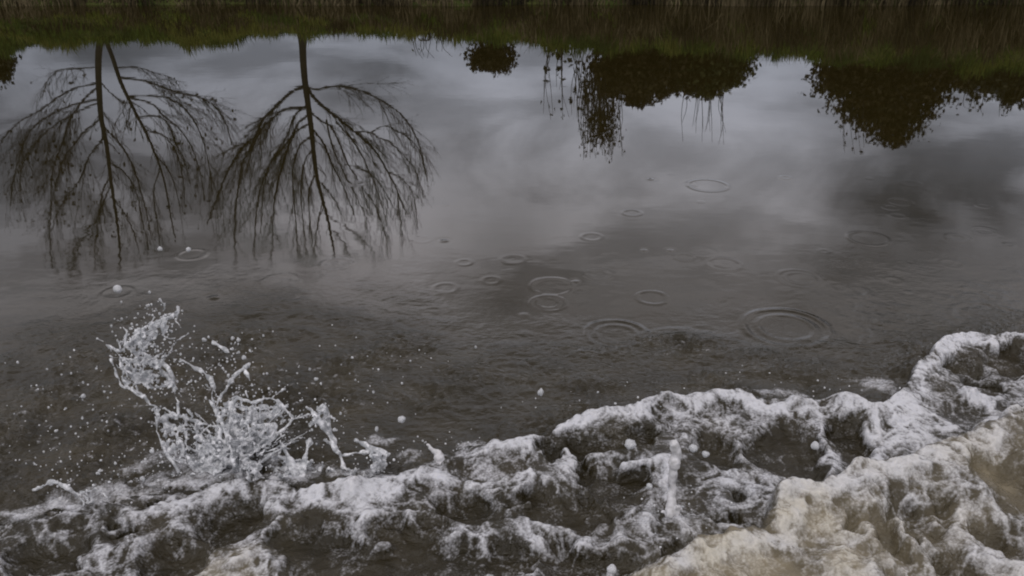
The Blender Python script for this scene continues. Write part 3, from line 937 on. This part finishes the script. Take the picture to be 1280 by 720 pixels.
# broad white fan
mb = MB()
FAN = [
    (2.8, [(262, 500), (268, 510), (273, 520), (278, 530), (283, 545), (288, 560), (292, 582)]), (2.4, [(286, 503), (288, 515), (286, 530), (284, 545), (288, 570)]),
    (2.4, [(293, 497), (305, 500), (315, 503), (325, 500), (335, 498), (346, 500)]), (2.8, [(293, 497), (291, 510), (295, 530), (300, 550), (302, 580)]),
    (2.6, [(320, 503), (318, 520), (315, 540), (308, 560), (303, 582)]), (2.4, [(346, 500), (356, 512), (366, 521), (360, 532), (350, 540), (335, 550), (320, 560), (308, 577)]),
    (4.0, [(315, 536), (330, 532), (342, 531), (335, 545), (322, 556)]), (2.8, [(248, 556), (260, 560), (272, 550), (276, 534)]),
    (3.0, [(245, 545), (255, 551), (265, 558), (280, 566), (296, 572)]), (2.6, [(298, 578), (276, 570), (256, 575), (244, 586)]),
    (2.4, [(232, 568), (240, 580), (247, 591), (265, 586), (280, 580)]), (3.2, [(310, 574), (318, 580), (322, 590), (331, 602)]),
    (2.2, [(275, 533), (262, 532), (252, 542)]), (2.2, [(357, 512), (345, 520), (335, 516)]), (1.8, [(340, 498), (350, 490), (356, 486)]),
]
for r, pts in FAN:
    px_tube(mb, pts, r * 0.9)
px_net(mb, [(286, 510), (300, 500), (312, 508), (328, 502), (342, 508), (360, 524), (350, 545), (318, 570), (300, 590), (285, 575), (280, 545)], 250, 0.95, jitter=0.08, k=3)
px_net(mb, [(268, 508), (290, 500), (300, 580), (270, 592), (245, 590), (240, 565), (272, 548)], 150, 0.9, k=3)
px_net(mb, [(272, 520), (300, 515), (318, 560), (302, 596), (270, 596), (262, 570)], 110, 1.4, jitter=0.04, k=4, beads=0.9)
px_net(mb, [(235, 575), (300, 572), (345, 585), (350, 602), (300, 606), (240, 600)], 150, 1.2, jitter=0.05, k=3)
px_net(mb, [(330, 592), (400, 582), (470, 586), (500, 596), (430, 606), (340, 606)], 130, 1.0, jitter=0.05, k=3)
px_net(mb, [(150, 606), (190, 590), (240, 588), (250, 606), (190, 618)], 90, 0.9, jitter=0.05, k=3)
px_sheet(mb, [(268, 512), (352, 504), (334, 562), (290, 584)], thr=0.10, seed=15)
px_sheet(mb, [(244, 552), (300, 545), (312, 598), (246, 596)], thr=0.10, seed=18, bulge=-0.05)
burst(mb, 302, 590, 55, -66, 56, 55, 118, 0.95)
burst(mb, 285, 592, 30, -80, 70, 30, 70, 1.3)
splash_obj("splash_fan", mb, "broad frothy white fan of water bursting up where the plume meets the wave")

# small forked crown
mb = MB()
Yc = on_z(370, 592)[1]
px_tube(mb, [(349, 551), (356, 560), (360, 570), (364, 582), (368, 596)], [2, 3, 3.2, 3.6, 4.5], base_Y=Yc)
px_tube(mb, [(388, 549), (385, 560), (382, 570), (378, 582), (376, 598)], [4, 3.4, 4.0, 6.0, 7.0], base_Y=Yc)
px_tube(mb, [(340, 574), (350, 570), (360, 577), (372, 581), (386, 582)], [2, 2.2, 3.2, 3.2, 3.5], base_Y=Yc)
px_net(mb, [(345, 578), (390, 572), (396, 598), (350, 600), (338, 590)], 50, 1.6, base_Y=Yc)
splash_obj("horned_splash", mb, "small crown of two stubby white water horns beside the frothy fan")

# slanting jets right of the fan
mb = MB()
Yc = on_z(410, 585)[1]
for r, pts in [(2.6, [(383, 508), (390, 514), (396, 519), (400, 528), (412, 545), (419, 560), (426, 570), (430, 585)]), (3.0, [(398, 512), (404, 507), (408, 518), (410, 532), (416, 548), (422, 566)]),
               (1.8, [(386, 531), (396, 526), (407, 521)]), (3.0, [(405, 550), (412, 555), (420, 563)]), (1.5, [(365, 524), (376, 521), (388, 518)]), (1.6, [(412, 520), (418, 524)])]:
    px_tube(mb, pts, r, base_py=585, base_Y=Yc, lean=0.25)
px_net(mb, [(388, 515), (408, 510), (414, 535), (392, 535)], 32, 1.1, base_py=585, base_Y=Yc, lean=0.25)
splash_obj("splash_jet", mb, "slanting forked white water jet just behind the stubby horns")

mb = MB()
Yc = on_z(470, 592)[1]
px_tube(mb, [(444, 550), (455, 555), (466, 560), (480, 564), (486, 568)], [3.2, 2.6, 2.6, 3, 3.4], base_Y=Yc, lean=0.2)
px_tube(mb, [(429, 569), (445, 566), (460, 564), (472, 564)], 2.2, base_Y=Yc, lean=0.2)
px_tube(mb, [(468, 565), (472, 578), (476, 592)], [5, 6, 7], base_Y=Yc, lean=0.2)
px_tube(mb, [(484, 567), (478, 578), (475, 592)], [3.4, 4, 5], base_Y=Yc, lean=0.2)
px_net(mb, [(462, 562), (486, 565), (480, 592), (466, 590)], 40, 1.8, base_Y=Yc, lean=0.2)
splash_obj("splash_spout", mb, "short white spout with two sideways prongs, standing before the bright foam ridge")

mb = MB()
Yc = on_z(540, 588)[1]
px_tube(mb, [(534, 556), (541, 562), (548, 569), (551, 578), (547, 588), (538, 597)], [1.8, 3.4, 5.5, 6.5, 6, 7], base_py=590, base_Y=Yc, lean=0.15, bead=0.12)
splash_obj("splash_curl", mb, "smooth curled horn of white water rising from the wave's foamy lip", mat=M_FOAM)

mb = MB()
Yc = on_z(70, 632)[1]
px_tube(mb, [(40, 614), (48, 610), (57, 606), (66, 602), (76, 605), (88, 612), (100, 622), (110, 634)], [1.4, 2.4, 1.8, 3.0, 2.2, 2.0, 2.0, 3], base_py=632, base_Y=Yc, lean=0.2)
px_net(mb, [(100, 615), (120, 608), (140, 622), (120, 640), (98, 632)], 40, 0.9, base_py=636, base_Y=Yc, lean=0.2)
splash_obj("splash_arc", mb, "thin low arc of water thrown ahead of the grey foam, apart from other splashes")

mb = MB()
Yc = on_z(842, 640, 0.06)[1]
px_tube(mb, [(843, 554), (845, 566), (843, 580), (840, 594), (841, 610), (839, 626), (838, 645)], [4.5, 7.2, 6.6, 5.0, 4.8, 4.6, 7.0], base_py=640, base_Y=Yc, lean=0.1, bead=0.16)
px_net(mb, [(826, 636), (852, 632), (862, 652), (824, 656)], 40, 1.6, base_py=640, base_Y=Yc, lean=0.1, jitter=0.03, k=3)
splash_obj("splash_column", mb, "upright bulb-topped column of white water standing among the wave's brown hollows", mat=M_FOAM)


# individual drops in the air
def drop_mesh(seed, stretch):
    r = np.random.default_rng(seed)
    v = ICO2_V.copy()
    w1, w2 = r.normal(size=3), r.normal(size=3)
    v *= (1 + 0.15 * np.sin(v @ w1 * 1.6 + 1) + 0.10 * np.sin(v @ w2 * 2.4))[:, None]
    v = v * np.array([1, 1, stretch])
    me = np_mesh("water_drop", v, [ICO2_F])
    me.materials.append(M_SPLASH)
    return me


DM = [drop_mesh(1, 1.0), drop_mesh(2, 0.9), drop_mesh(3, 1.5), drop_mesh(4, 1.15)]


def drop(px, py, r, z, m, label, group=None):
    p = on_z(px, py, z)
    s = np.linalg.norm(p - np.array([0, 0, CAM_H])) / FPX
    o = obj("water_drop", DM[m], None, label=label, cat="drop", group=group)
    o.location = p
    o.scale = (0.74 * r * s,) * 3
    o.rotation_euler = (random.uniform(-.3, .3), random.uniform(-.3, .3), random.uniform(0, 6))
    return o


drop(147, 362, 6, 0.35, 0, "round bright drop hanging over the bare left tree's mirrored crown tip")
drop(676, 490, 5, 0.22, 2, "egg-shaped white drop over open brown water, away from every splash")
drop(788, 555, 8.5, 0.16, 1, "large round white drop over the wave's brown hollow, beside the bulb-topped column")
drop(867, 560, 6.5, 0.16, 1, "round cream drop just right of the bulb-topped column's head")
drop(882, 568, 5.5, 0.12, 3, "small dull drop next to the round cream drop, over lacy foam")
drop(1019, 557, 6, 0.17, 0, "round white drop over the large brown hollow before the second wave")
drop(812, 608, 4.5, 0.12, 3, "tiny pale drop low over a brown hollow, left of the column's foot")
drop(502, 524, 6, 0.16, 1, "flattened pale drop above dark rippled water behind the curled horn")
drop(765, 712, 7, 0.14, 3, "blunt pale drop over the dark hollow at the foot of the rear wave")
for px, py, r in [(200, 311, 3.2), (236, 312, 3.6), (104, 495, 3.2)]:
    drop(px, py, r, 0.30 if py < 400 else 0.1, 0, "tiny bright drop over calm water beyond the tall plume", "stray drops beyond the plume")
for px, py, r in [(203, 554, 3.6), (217, 558, 4.2), (190, 564, 3.2), (255, 425, 3.4), (291, 423, 2.8), (298, 425, 2.8), (305, 447, 3.2), (395, 474, 3.0), (418, 537, 2.8), (471, 536, 3.0), (358, 508, 2.8), (268, 485, 2.6)]:
    drop(px, py, r, 0.16 if py > 480 else 0.28, random.randint(0, 3), "tiny white drop flung from the plume and fan, in the air", "drops flung around the splash")

# fine spray nobody could count
mb = MB()
cl = [(120, 500, 120, 60, 90), (420, 470, 120, 50, 60), (185, 430, 40, 30, 170), (215, 480, 55, 40, 110), (290, 445, 35, 25, 60), (310, 515, 60, 40, 170), (240, 560, 60, 30, 120), (400, 530, 40, 28, 70), (200, 395, 30, 18, 50),
      (470, 570, 40, 20, 40), (140, 590, 90, 30, 90), (330, 580, 60, 22, 70), (60, 560, 60, 50, 40), (760, 500, 120, 20, 25), (1000, 480, 90, 15, 20), (850, 640, 40, 30, 25), (570, 550, 50, 14, 22)]
for (cx, cy, sx, sy, n) in cl:
    for _ in range(n):
        px, py = cx + sx * random.gauss(0, 0.6), cy + sy * random.gauss(0, 0.6)
        Yv = lean_y(py, 592, 2.72, 0.34) + random.gauss(0, 0.08)
        q = on_y(px, py, Yv) if cx < 500 and py < 600 else on_z(px, py, random.uniform(0.04, 0.14))
        if q[2] < 0.01:
            q = on_z(px, py, 0.015)
        mb.blob(q, random.choice([0.0022, 0.003, 0.003, 0.004, 0.0052]) * random.uniform(0.7, 1.15), (1, 1, random.uniform(0.8, 1.4)))
me = mb.mesh("spray")
obj("spray", me, M_SPLASH, label="fine spray of countless droplets hanging round the splashes", cat="spray", kind="stuff")


# ------------------------------------------------------------------ vegetation
def rot_dir(t, ang, az):
    t = t / (np.linalg.norm(t) + 1e-9)
    a = np.cross(t, [0.2, 0.9, 0.1])
    a /= np.linalg.norm(a)
    c = np.cross(t, a)
    return t * math.cos(ang) + (a * math.cos(az) + c * math.sin(az)) * math.sin(ang)


def leaves_mesh(name, P, size, seed, aspect=0.6, tone=None, droop=0.0):
    r = np.random.default_rng(seed)
    n = len(P)
    a = r.normal(size=(n, 3))
    a /= np.linalg.norm(a, axis=1)[:, None]
    c = r.normal(size=(n, 3))
    c -= (c * a).sum(1)[:, None] * a
    c /= np.linalg.norm(c, axis=1)[:, None]
    s = size * (0.6 + 0.8 * r.random(n))[:, None]
    nrm = np.cross(a, c)
    v = np.stack([P - a * s, P + c * s * aspect + nrm * s * 0.15, P + a * s, P - c * s * aspect + nrm * s * 0.15], 1).reshape(-1, 3)
    i = np.arange(n)[:, None] * 4
    f = np.concatenate([i + [0, 1, 2], i + [0, 2, 3]])
    me = np_mesh(name, v, [f], smooth=False)
    attr(me, 'tone', np.repeat(r.random(n) if tone is None else tone, 4))
    return me


def bare_tree(name, Yt, stems, limbs, label, seed, leaf_n=0, depth=1.3, dens=1.0):
    rr = random.Random(seed)
    root = obj(name, None, label=label, cat="tree", group="bare trees on the far bank")
    base = mirror_y(*stems[0][0][0], Yt)
    root.location = (base[0], Yt, base[2] - 0.05)
    rl = np.array(root.location)
    twigs = []       # twig tips for leaves
    tr, cr = MB(), MB()

    def lift(pts, dev, start_dev=0.0):
        n = max(8, 4 * len(pts))
        q = resample(np.array(pts, float), n)
        s = np.linspace(0, 1, n)
        return np.array([mirror_y(q[i][0], q[i][1], Yt + start_dev + dev * s[i] ** 1.1) for i in range(n)]) - rl

    def grow(p0, d0, L, r0, level, up):
        n = 7 if level < 3 else 5
        P = [p0]
        d = d0 / np.linalg.norm(d0)
        for k in range(n - 1):
            d = d + np.array([rr.gauss(0, .10), rr.gauss(0, .10), rr.gauss(0, .07) + up])
            d /= np.linalg.norm(d)
            P.append(P[-1] + d * L / (n - 1))
        P = np.array(P)
        cr.tube(P, np.linspace(r0, r0 * 0.35, n), 4 if level < 3 else 3, cap=False)
        twigs.append(P[-1])
        if level < 4 and L > 0.22:
            m = int(dens * L / (0.19 if level < 3 else 0.2)) + 1
            for _ in range(m):
                t = rr.uniform(0.1, 0.9)
                i = min(int(t * (n - 1)), n - 2)
                dd = rot_dir(P[i + 1] - P[i], rr.uniform(0.25, 0.7), rr.uniform(0, 6.28))
                grow(P[i], dd, L * rr.uniform(0.25, 0.6) * (1.15 - 0.6 * t), r0 * 0.55, level + 1, up * 0.8)

    for pts, r in stems:
        P = lift(pts, rr.uniform(-.2, .2))
        foot = P[0] + (P[0] - P[2]) * 0.1
        foot[2] = float(ground_z(np.array(foot[0] + rl[0]), np.array(Yt))) - 0.12 - rl[2]
        P = np.vstack([foot, P])
        n = len(P)
        tr.tube(P, np.interp(np.linspace(0, 1, n), [0, 0.06, 0.3, 1], [r * 1.2, r * 0.86, r * 0.72, r * 0.22]), 9)
        for _ in range(int(26 * dens)):
            t = rr.uniform(0.35, 0.99)
            i = min(int(t * (n - 1)), n - 2)
            dd = rot_dir(P[i + 1] - P[i], rr.uniform(0.5, 1.1), rr.uniform(0, 6.28))
            grow(P[i], dd, rr.uniform(0.5, 1.6) * (1.1 - t), 0.012 * (1.2 - t * 0.6), 2, 0.10)
    for pts, r in limbs:
        P = lift(pts, rr.uniform(-depth, depth))
        n = len(P)
        r = r * 1.10
        rad = np.linspace(r, r * 0.36, n) * np.array([1 + 0.12 * rr.gauss(0, 1) for _ in range(n)]).clip(0.75, 1.3)
        cr.tube(P, rad, 6)
        L = np.linalg.norm(np.diff(P, axis=0), axis=1).sum()
        for _ in range(int(dens * L / 0.115)):
            t = rr.uniform(0.15, 0.98)
            i = min(int(t * (n - 1)), n - 2)
            dd = rot_dir(P[i + 1] - P[i], rr.uniform(0.2, 0.65), rr.uniform(0, 6.28))
            dd[2] += 0.15
            grow(P[i], dd, rr.uniform(0.4, 1.3) * (0.35 + 0.28 * L) * (1.25 - 0.6 * t), max(0.0055, r * 0.24 * (1.1 - 0.6 * t)), 2, 0.08)
    obj("trunk", tr.mesh("trunk"), M_BARK, root)
    obj("crown", cr.mesh("crown"), M_BARK, root)
    if leaf_n:
        T = np.array(twigs)
        T = T[np.random.default_rng(seed).choice(len(T), leaf_n)]
        obj("leaves", leaves_mesh("leaves", T, 0.045, seed, 0.6), M_LEAF_B, root)
    return root


Y1 = CREST_Y + 0.3
stemsL = [([(128, 43), (124, 60), (123, 90), (125, 130), (127, 150), (133, 180), (138, 220), (143, 255), (149, 300), (149, 352)], 0.085),
          ([(130, 45), (140, 70), (150, 100), (160, 122), (170, 142), (182, 165), (195, 195), (205, 225), (212, 262), (219, 300)], 0.055)]
limbsL = [([(123, 84), (95, 86), (75, 88), (60, 100), (53, 122)], .016), ([(123, 104), (95, 110), (75, 120), (50, 138), (25, 152), (5, 172), (-6, 190)], .024),
          ([(123, 108), (105, 124), (95, 138), (85, 155), (78, 180), (70, 200), (64, 225), (64, 260), (60, 300)], .024), ([(123, 124), (95, 130), (70, 140), (50, 152), (35, 168), (25, 195), (17, 225), (13, 258)], .022),
          ([(125, 128), (100, 138), (70, 155), (45, 178), (28, 205), (25, 240)], .020), ([(126, 148), (105, 165), (92, 182), (80, 198), (70, 230), (62, 270)], .022),
          ([(132, 170), (112, 195), (100, 225), (85, 245), (72, 265), (62, 300), (66, 335)], .022), ([(138, 220), (128, 240), (125, 265), (110, 290), (94, 312), (88, 352)], .018),
          ([(125, 102), (140, 118), (155, 128), (172, 131)], .014), ([(131, 160), (150, 180), (165, 205), (175, 235), (183, 265), (190, 300)], .024),
          ([(138, 204), (155, 215), (170, 240), (178, 275), (186, 310)], .018), ([(147, 85), (170, 84), (190, 90), (210, 96), (222, 105)], .014),
          ([(151, 97), (175, 100), (190, 104), (220, 115), (250, 122), (268, 133), (282, 153), (290, 182)], .026), ([(162, 120), (190, 120), (210, 123), (230, 135), (245, 155), (255, 180), (262, 210), (265, 240)], .022),
          ([(163, 122), (190, 130), (205, 145), (225, 162), (240, 185), (250, 215), (256, 250)], .022), ([(173, 147), (195, 145), (210, 155), (220, 180), (230, 200), (238, 232)], .020),
          ([(181, 162), (205, 170), (220, 190), (228, 220), (232, 262)], .020), ([(143, 250), (158, 270), (170, 300), (176, 330)], .016), ([(139, 230), (126, 262), (120, 300), (118, 340)], .016),
          ([(196, 196), (212, 215), (222, 245), (228, 280)], .016), ([(200, 210), (192, 240), (196, 275), (200, 310)], .015)]
bare_tree("bare_tree", Y1, stemsL, limbsL, "bare tree with a second leaning stem from its foot, a few leaves left", 3, leaf_n=520)

stemsR = [([(378, 48), (379, 75), (381, 100), (385, 130), (389, 160), (392, 190), (396, 220), (402, 245), (410, 275), (416, 305), (421, 350)], 0.088)]
limbsR = [([(380, 108), (366, 114), (352, 126), (340, 138), (327, 152), (320, 170), (305, 182), (290, 205), (280, 225), (270, 250), (259, 282)], .040),
          ([(325, 160), (315, 180), (303, 205), (298, 235), (294, 270), (293, 310), (296, 342)], .026), ([(383, 135), (355, 137), (340, 150), (328, 160), (316, 185), (306, 220)], .028),
          ([(318, 178), (300, 180), (285, 188), (272, 204)], .016), ([(384, 145), (372, 155), (362, 175), (345, 195), (333, 215), (325, 240), (320, 270), (317, 328)], .028),
          ([(386, 155), (370, 165), (360, 185), (352, 210), (345, 240), (342, 270), (340, 330)], .028), ([(388, 172), (376, 180), (368, 200), (366, 230), (370, 280), (373, 340)], .024),
          ([(385, 130), (368, 145), (358, 172), (340, 200), (330, 235), (326, 290)], .022), ([(383, 108), (395, 112), (410, 109), (430, 108), (450, 113), (470, 122), (490, 134), (505, 147), (517, 165), (527, 190), (531, 212)], .028),
          ([(384, 110), (395, 125), (410, 138), (425, 150), (440, 162), (455, 175), (470, 190), (485, 215), (497, 240), (508, 268)], .036), ([(440, 164), (460, 165), (475, 172), (490, 180), (505, 195), (520, 215), (530, 248)], .022),
          ([(460, 167), (480, 158), (495, 163), (510, 172), (525, 190), (534, 225)], .018), ([(388, 140), (400, 150), (413, 158), (425, 180), (435, 205), (450, 230), (461, 262)], .026),
          ([(408, 150), (412, 170), (420, 195), (437, 230), (450, 255), (463, 282)], .022), ([(390, 160), (405, 180), (415, 205), (430, 235), (443, 268)], .022), ([(420, 152), (440, 175), (455, 200), (470, 235), (483, 274)], .022),
          ([(396, 215), (386, 240), (388, 280), (392, 322)], .018), ([(398, 225), (415, 245), (432, 276)], .016), ([(430, 205), (455, 212), (475, 230), (498, 268)], .016), ([(404, 250), (398, 275), (394, 310), (396, 340)], .015),
          ([(391, 185), (380, 205), (376, 240), (380, 290), (384, 330)], .018), ([(412, 285), (428, 300), (440, 325)], .014), ([(485, 215), (505, 225), (518, 250), (522, 285)], .016), ([(408, 268), (430, 282), (455, 300), (470, 322)], .016),
          ([(450, 230), (468, 255), (480, 290), (486, 325)], .014), ([(497, 240), (500, 270), (504, 300)], .013)]
bare_tree("bare_tree", Y1 + 0.2, stemsR, limbsR, "bare tree with a single straight trunk and evenly fanned branches, on the far bank", 8)


def leafy_bush(name, lobes, Yb, mat, label, seed, nleaf, size=0.055, cat="bush", group=None, shoots=None, stemmat=None):
    """lobes: (px, py, rx_px, ry_px, dy) as mirrored in the water; filled with leaves"""
    r = np.random.default_rng(seed)
    cx = sum(l[0] for l in lobes) / len(lobes)
    b0 = mirror_y(cx, 60, Yb)
    gz = float(ground_z(np.array(b0[0]), np.array(Yb)))
    root = obj(name, None, label=label, cat=cat, group=group)
    root.location = (b0[0], Yb, gz - 0.05)
    rl = np.array(root.location)
    P, T = [], []
    sc_ = math.hypot(Yb, 4) / FPX
    area = sum(l[2] * l[3] for l in lobes)
    st = MB()
    for (px, py, rx, ry, dy) in lobes:
        c = mirror_y(px, py, Yb + dy)
        n = int(nleaf * rx * ry / area)
        u = r.normal(size=(n, 3))
        u /= np.linalg.norm(u, axis=1)[:, None]
        rad = r.random(n) ** 0.5
        lump = 0.95 + 0.5 * fbm(u[:, 0] * 2.2 + u[:, 2] * 1.3 + seed, u[:, 1] * 2.2 - u[:, 2] * 1.7, 3, seed)
        q = u * (rad * lump)[:, None] * np.array([rx, 0.8 * max(rx, ry), ry]) * sc_ + c
        if cat == 'bush':                # the skirt of leaves down to the grass
            low = r.random(n) < 0.22
            q[low, 2] = gz + (np.maximum(q[low, 2], gz + 0.05) - gz) * r.random(low.sum())
        keep = q[:, 2] > gz + 0.02
        P.append(q[keep])
        T.append(np.clip(0.45 + 0.3 * fbm(q[:, 0] * 3, q[:, 2] * 3 + q[:, 1], 2, seed + 1) + 0.2 * r.normal(size=n), 0, 1)[keep])
        foot = np.array([rl[0] + r.normal() * 0.2, Yb + r.normal() * 0.15, gz - 0.05])
        for _ in range(3):
            e = c + r.normal(size=3) * np.array([rx, rx, ry]) * sc_ * 0.35
            m = (foot + e) / 2 + r.normal(size=3) * 0.12
            st.tube(resample([foot - rl, m - rl, e - rl], 8), np.linspace(0.035, 0.008, 8), 5)
    if shoots:
        for (x0, y0, x1, y1, n, leafy) in shoots:
            for _ in range(n):
                a, bq = r.random(), r.random()
                px0 = x0 + (x1 - x0) * a
                dy = r.normal() * 0.35
                top = y0 + (y1 - y0) * (0.45 + 0.55 * bq)
                p0 = mirror_y(px0 + r.normal() * 3, y0 - 6, Yb + dy)
                p2 = mirror_y(px0 + r.normal() * 5, top, Yb + dy)
                p1 = (p0 + p2) / 2 + r.normal(size=3) * 0.07
                st.tube(resample([p0 - rl, p1 - rl, p2 - rl], 8), np.linspace(0.010, 0.004, 8), 3, cap=False)
                k = int(leafy)
                if k:
                    t = r.random(k)[:, None]
                    P.append(p0 * (1 - t) + p2 * t + r.normal(size=(k, 3)) * 0.05)
                    T.append(r.random(k))
    obj("stems", st.mesh("stems"), stemmat or M_BARK, root, kind="stuff")
    obj("crown", leaves_mesh("crown", np.concatenate(P) - rl, size, seed, 0.6, np.concatenate(T)), mat, root)
    return root


YB = CREST_Y + 0.9
G = "bushes along the far bank"
leafy_bush("bush", [(1105, 105, 75, 55, 0), (1080, 90, 62, 40, .3), (1120, 150, 42, 32, 0), (1118, 172, 24, 15, 0), (1155, 110, 45, 35, .2), (1050, 95, 36, 32, 0), (1085, 135, 34, 30, 0)], YB, M_LEAF_B,
           "tallest leafy bush on the far bank, cone-shaped and brown-leaved", 21, 17000, group=G, shoots=[(1050, 120, 1130, 192, 26, 4)])
leafy_bush("bush", [(1235, 95, 48, 28, 0), (1275, 100, 40, 32, .2), (1200, 88, 36, 24, .3), (1262, 122, 14, 12, 0), (1330, 95, 50, 35, .3)], YB + 0.3, M_LEAF_D,
           "low dark bush with ragged top next to the tallest brown bush, on the far bank", 22, 11000, group=G, shoots=[(1200, 105, 1270, 148, 16, 6)])
leafy_bush("bush", [(800, 85, 62, 38, 0), (775, 95, 35, 26, 0), (805, 112, 30, 20, 0), (795, 125, 16, 10, 0), (840, 95, 36, 24, .2)], YB, M_LEAF_B,
           "wide brown bush on the far bank, uneven top, beside the upright broom of twigs", 23, 12000, group=G)
leafy_bush("bush", [(880, 88, 52, 32, 0), (910, 85, 34, 26, .2), (880, 110, 30, 14, 0), (850, 85, 30, 26, .3)], YB + 0.2, M_LEAF_G,
           "rounded green bush on the far bank with thin bare shoots above it", 24, 10000, group=G, shoots=[(858, 112, 915, 186, 16, 0)])
leafy_bush("bush", [(615, 72, 31, 16, 0), (612, 80, 24, 11, 0)], YB - 0.2, M_LEAF_B,
           "small low dome of a bush between the straight-trunked bare tree and the twig broom", 25, 4200, size=0.045, group=G, shoots=[(590, 84, 640, 95, 14, 3)])
leafy_bush("twig_shrub", [(752, 170, 20, 14, 0), (752, 150, 20, 18, 0)], YB + 0.1, M_LEAF_B,
           "upright broom of thin leafy twigs beside the wide brown bush on the far bank", 26, 900, size=0.035, cat="shrub", shoots=[(728, 105, 776, 203, 75, 12), (718, 90, 770, 150, 20, 3)])
leafy_bush("leafy_sapling", [(700, 62, 16, 6, 0)], YB - 0.3, M_LEAF_D,
           "sparse sapling with scattered large leaves beside the twig broom on the far bank", 27, 40, size=0.075, cat="sapling", shoots=[(678, 66, 738, 152, 14, 4)])
leafy_bush("bush", [(-8, 75, 24, 18, 0), (2, 90, 13, 15, 0), (-40, 85, 40, 30, 0)], YB - 0.2, M_LEAF_D,
           "dark bush standing left of the tree with two stems, on the far bank", 28, 5200, size=0.05, group=G)
leafy_bush("weeds", [(530, 50, 10, 3, 0)], YB - 0.8, M_LEAF_G, "a few thin dead weed stalks on the bank top beside the straight-trunked tree", 29, 20, size=0.03, cat="weed",
           shoots=[(502, 47, 580, 78, 9, 1)])


# grass and reeds: blades, far too many to count
def blades(name, n, xr, yf, hmin, hmax, width, mat, label, seed, cat, tone_fn, hx=lambda x: 1.0):
    r = np.random.default_rng(seed)
    x = r.uniform(*xr, n)
    y = edge_y(x) + yf(r, n)
    z = ground_z(x, y)
    clump = fbm(x * 1.6, y * 1.6, 3, seed)
    h = (hmin + (hmax - hmin) * r.random(n) ** 1.4) * (0.9 + 0.9 * np.clip(clump, -0.6, 0.9)) * hx(x)
    az = r.random(n) * 2 * np.pi
    lean = r.normal(0, 0.28, n) * h
    wv = width * (0.6 + 0.8 * r.random(n))
    dx, dy = np.cos(az), np.sin(az)
    la = r.random(n) * 2 * np.pi
    lx, ly = np.cos(la) * lean, np.sin(la) * lean
    b = np.stack([x, y, z - 0.03], -1)
    wvec = np.stack([dx * wv, dy * wv, np.zeros(n)], -1)
    mid = b + np.stack([lx * 0.35, ly * 0.35, h * 0.6], -1)
    tip = b + np.stack([lx, ly, h], -1)
    v = np.stack([b - wvec, b + wvec, mid + wvec * 0.8, mid - wvec * 0.8, tip], 1).reshape(-1, 3)
    i = np.arange(n)[:, None] * 5
    me = np_mesh(name, v, [i + [0, 1, 2, 3], i + [3, 2, 4]], smooth=False)
    attr(me, 'tone', np.repeat(np.clip(tone_fn(x, y, r, n), 0, 1), 5))
    return obj(name, me, mat, label=label, cat=cat, kind="stuff")


blades("reeds", 42000, (-17, 17), lambda r, n: -0.12 + 0.95 * r.random(n) ** 1.2, 0.10, 0.42, 0.011, M_REED,
       "dry brown reeds and dead grass along the foot of the far bank", 41, "reeds",
       lambda x, y, r, n: 0.42 + 0.6 * fbm(x * 0.9, y * 2, 3, 5) + 0.25 * r.normal(size=n),
       hx=lambda x: np.interp(x, [-9, -5, 0, 6], [0.5, 0.65, 1.0, 1.45]))
blades("grass", 80000, (-17, 17), lambda r, n: 0.12 + 2.3 * r.random(n), 0.08, 0.26, 0.010, M_GRASS,
       "rough green grass covering the top of the far bank", 42, "grass",
       lambda x, y, r, n: np.interp(x, [-8, -2, 4, 9], [0.55, 0.55, 0.40, 0.18]) + 0.8 * fbm(x * 0.8, y * 0.8, 3, 9) + 0.2 * r.normal(size=n))
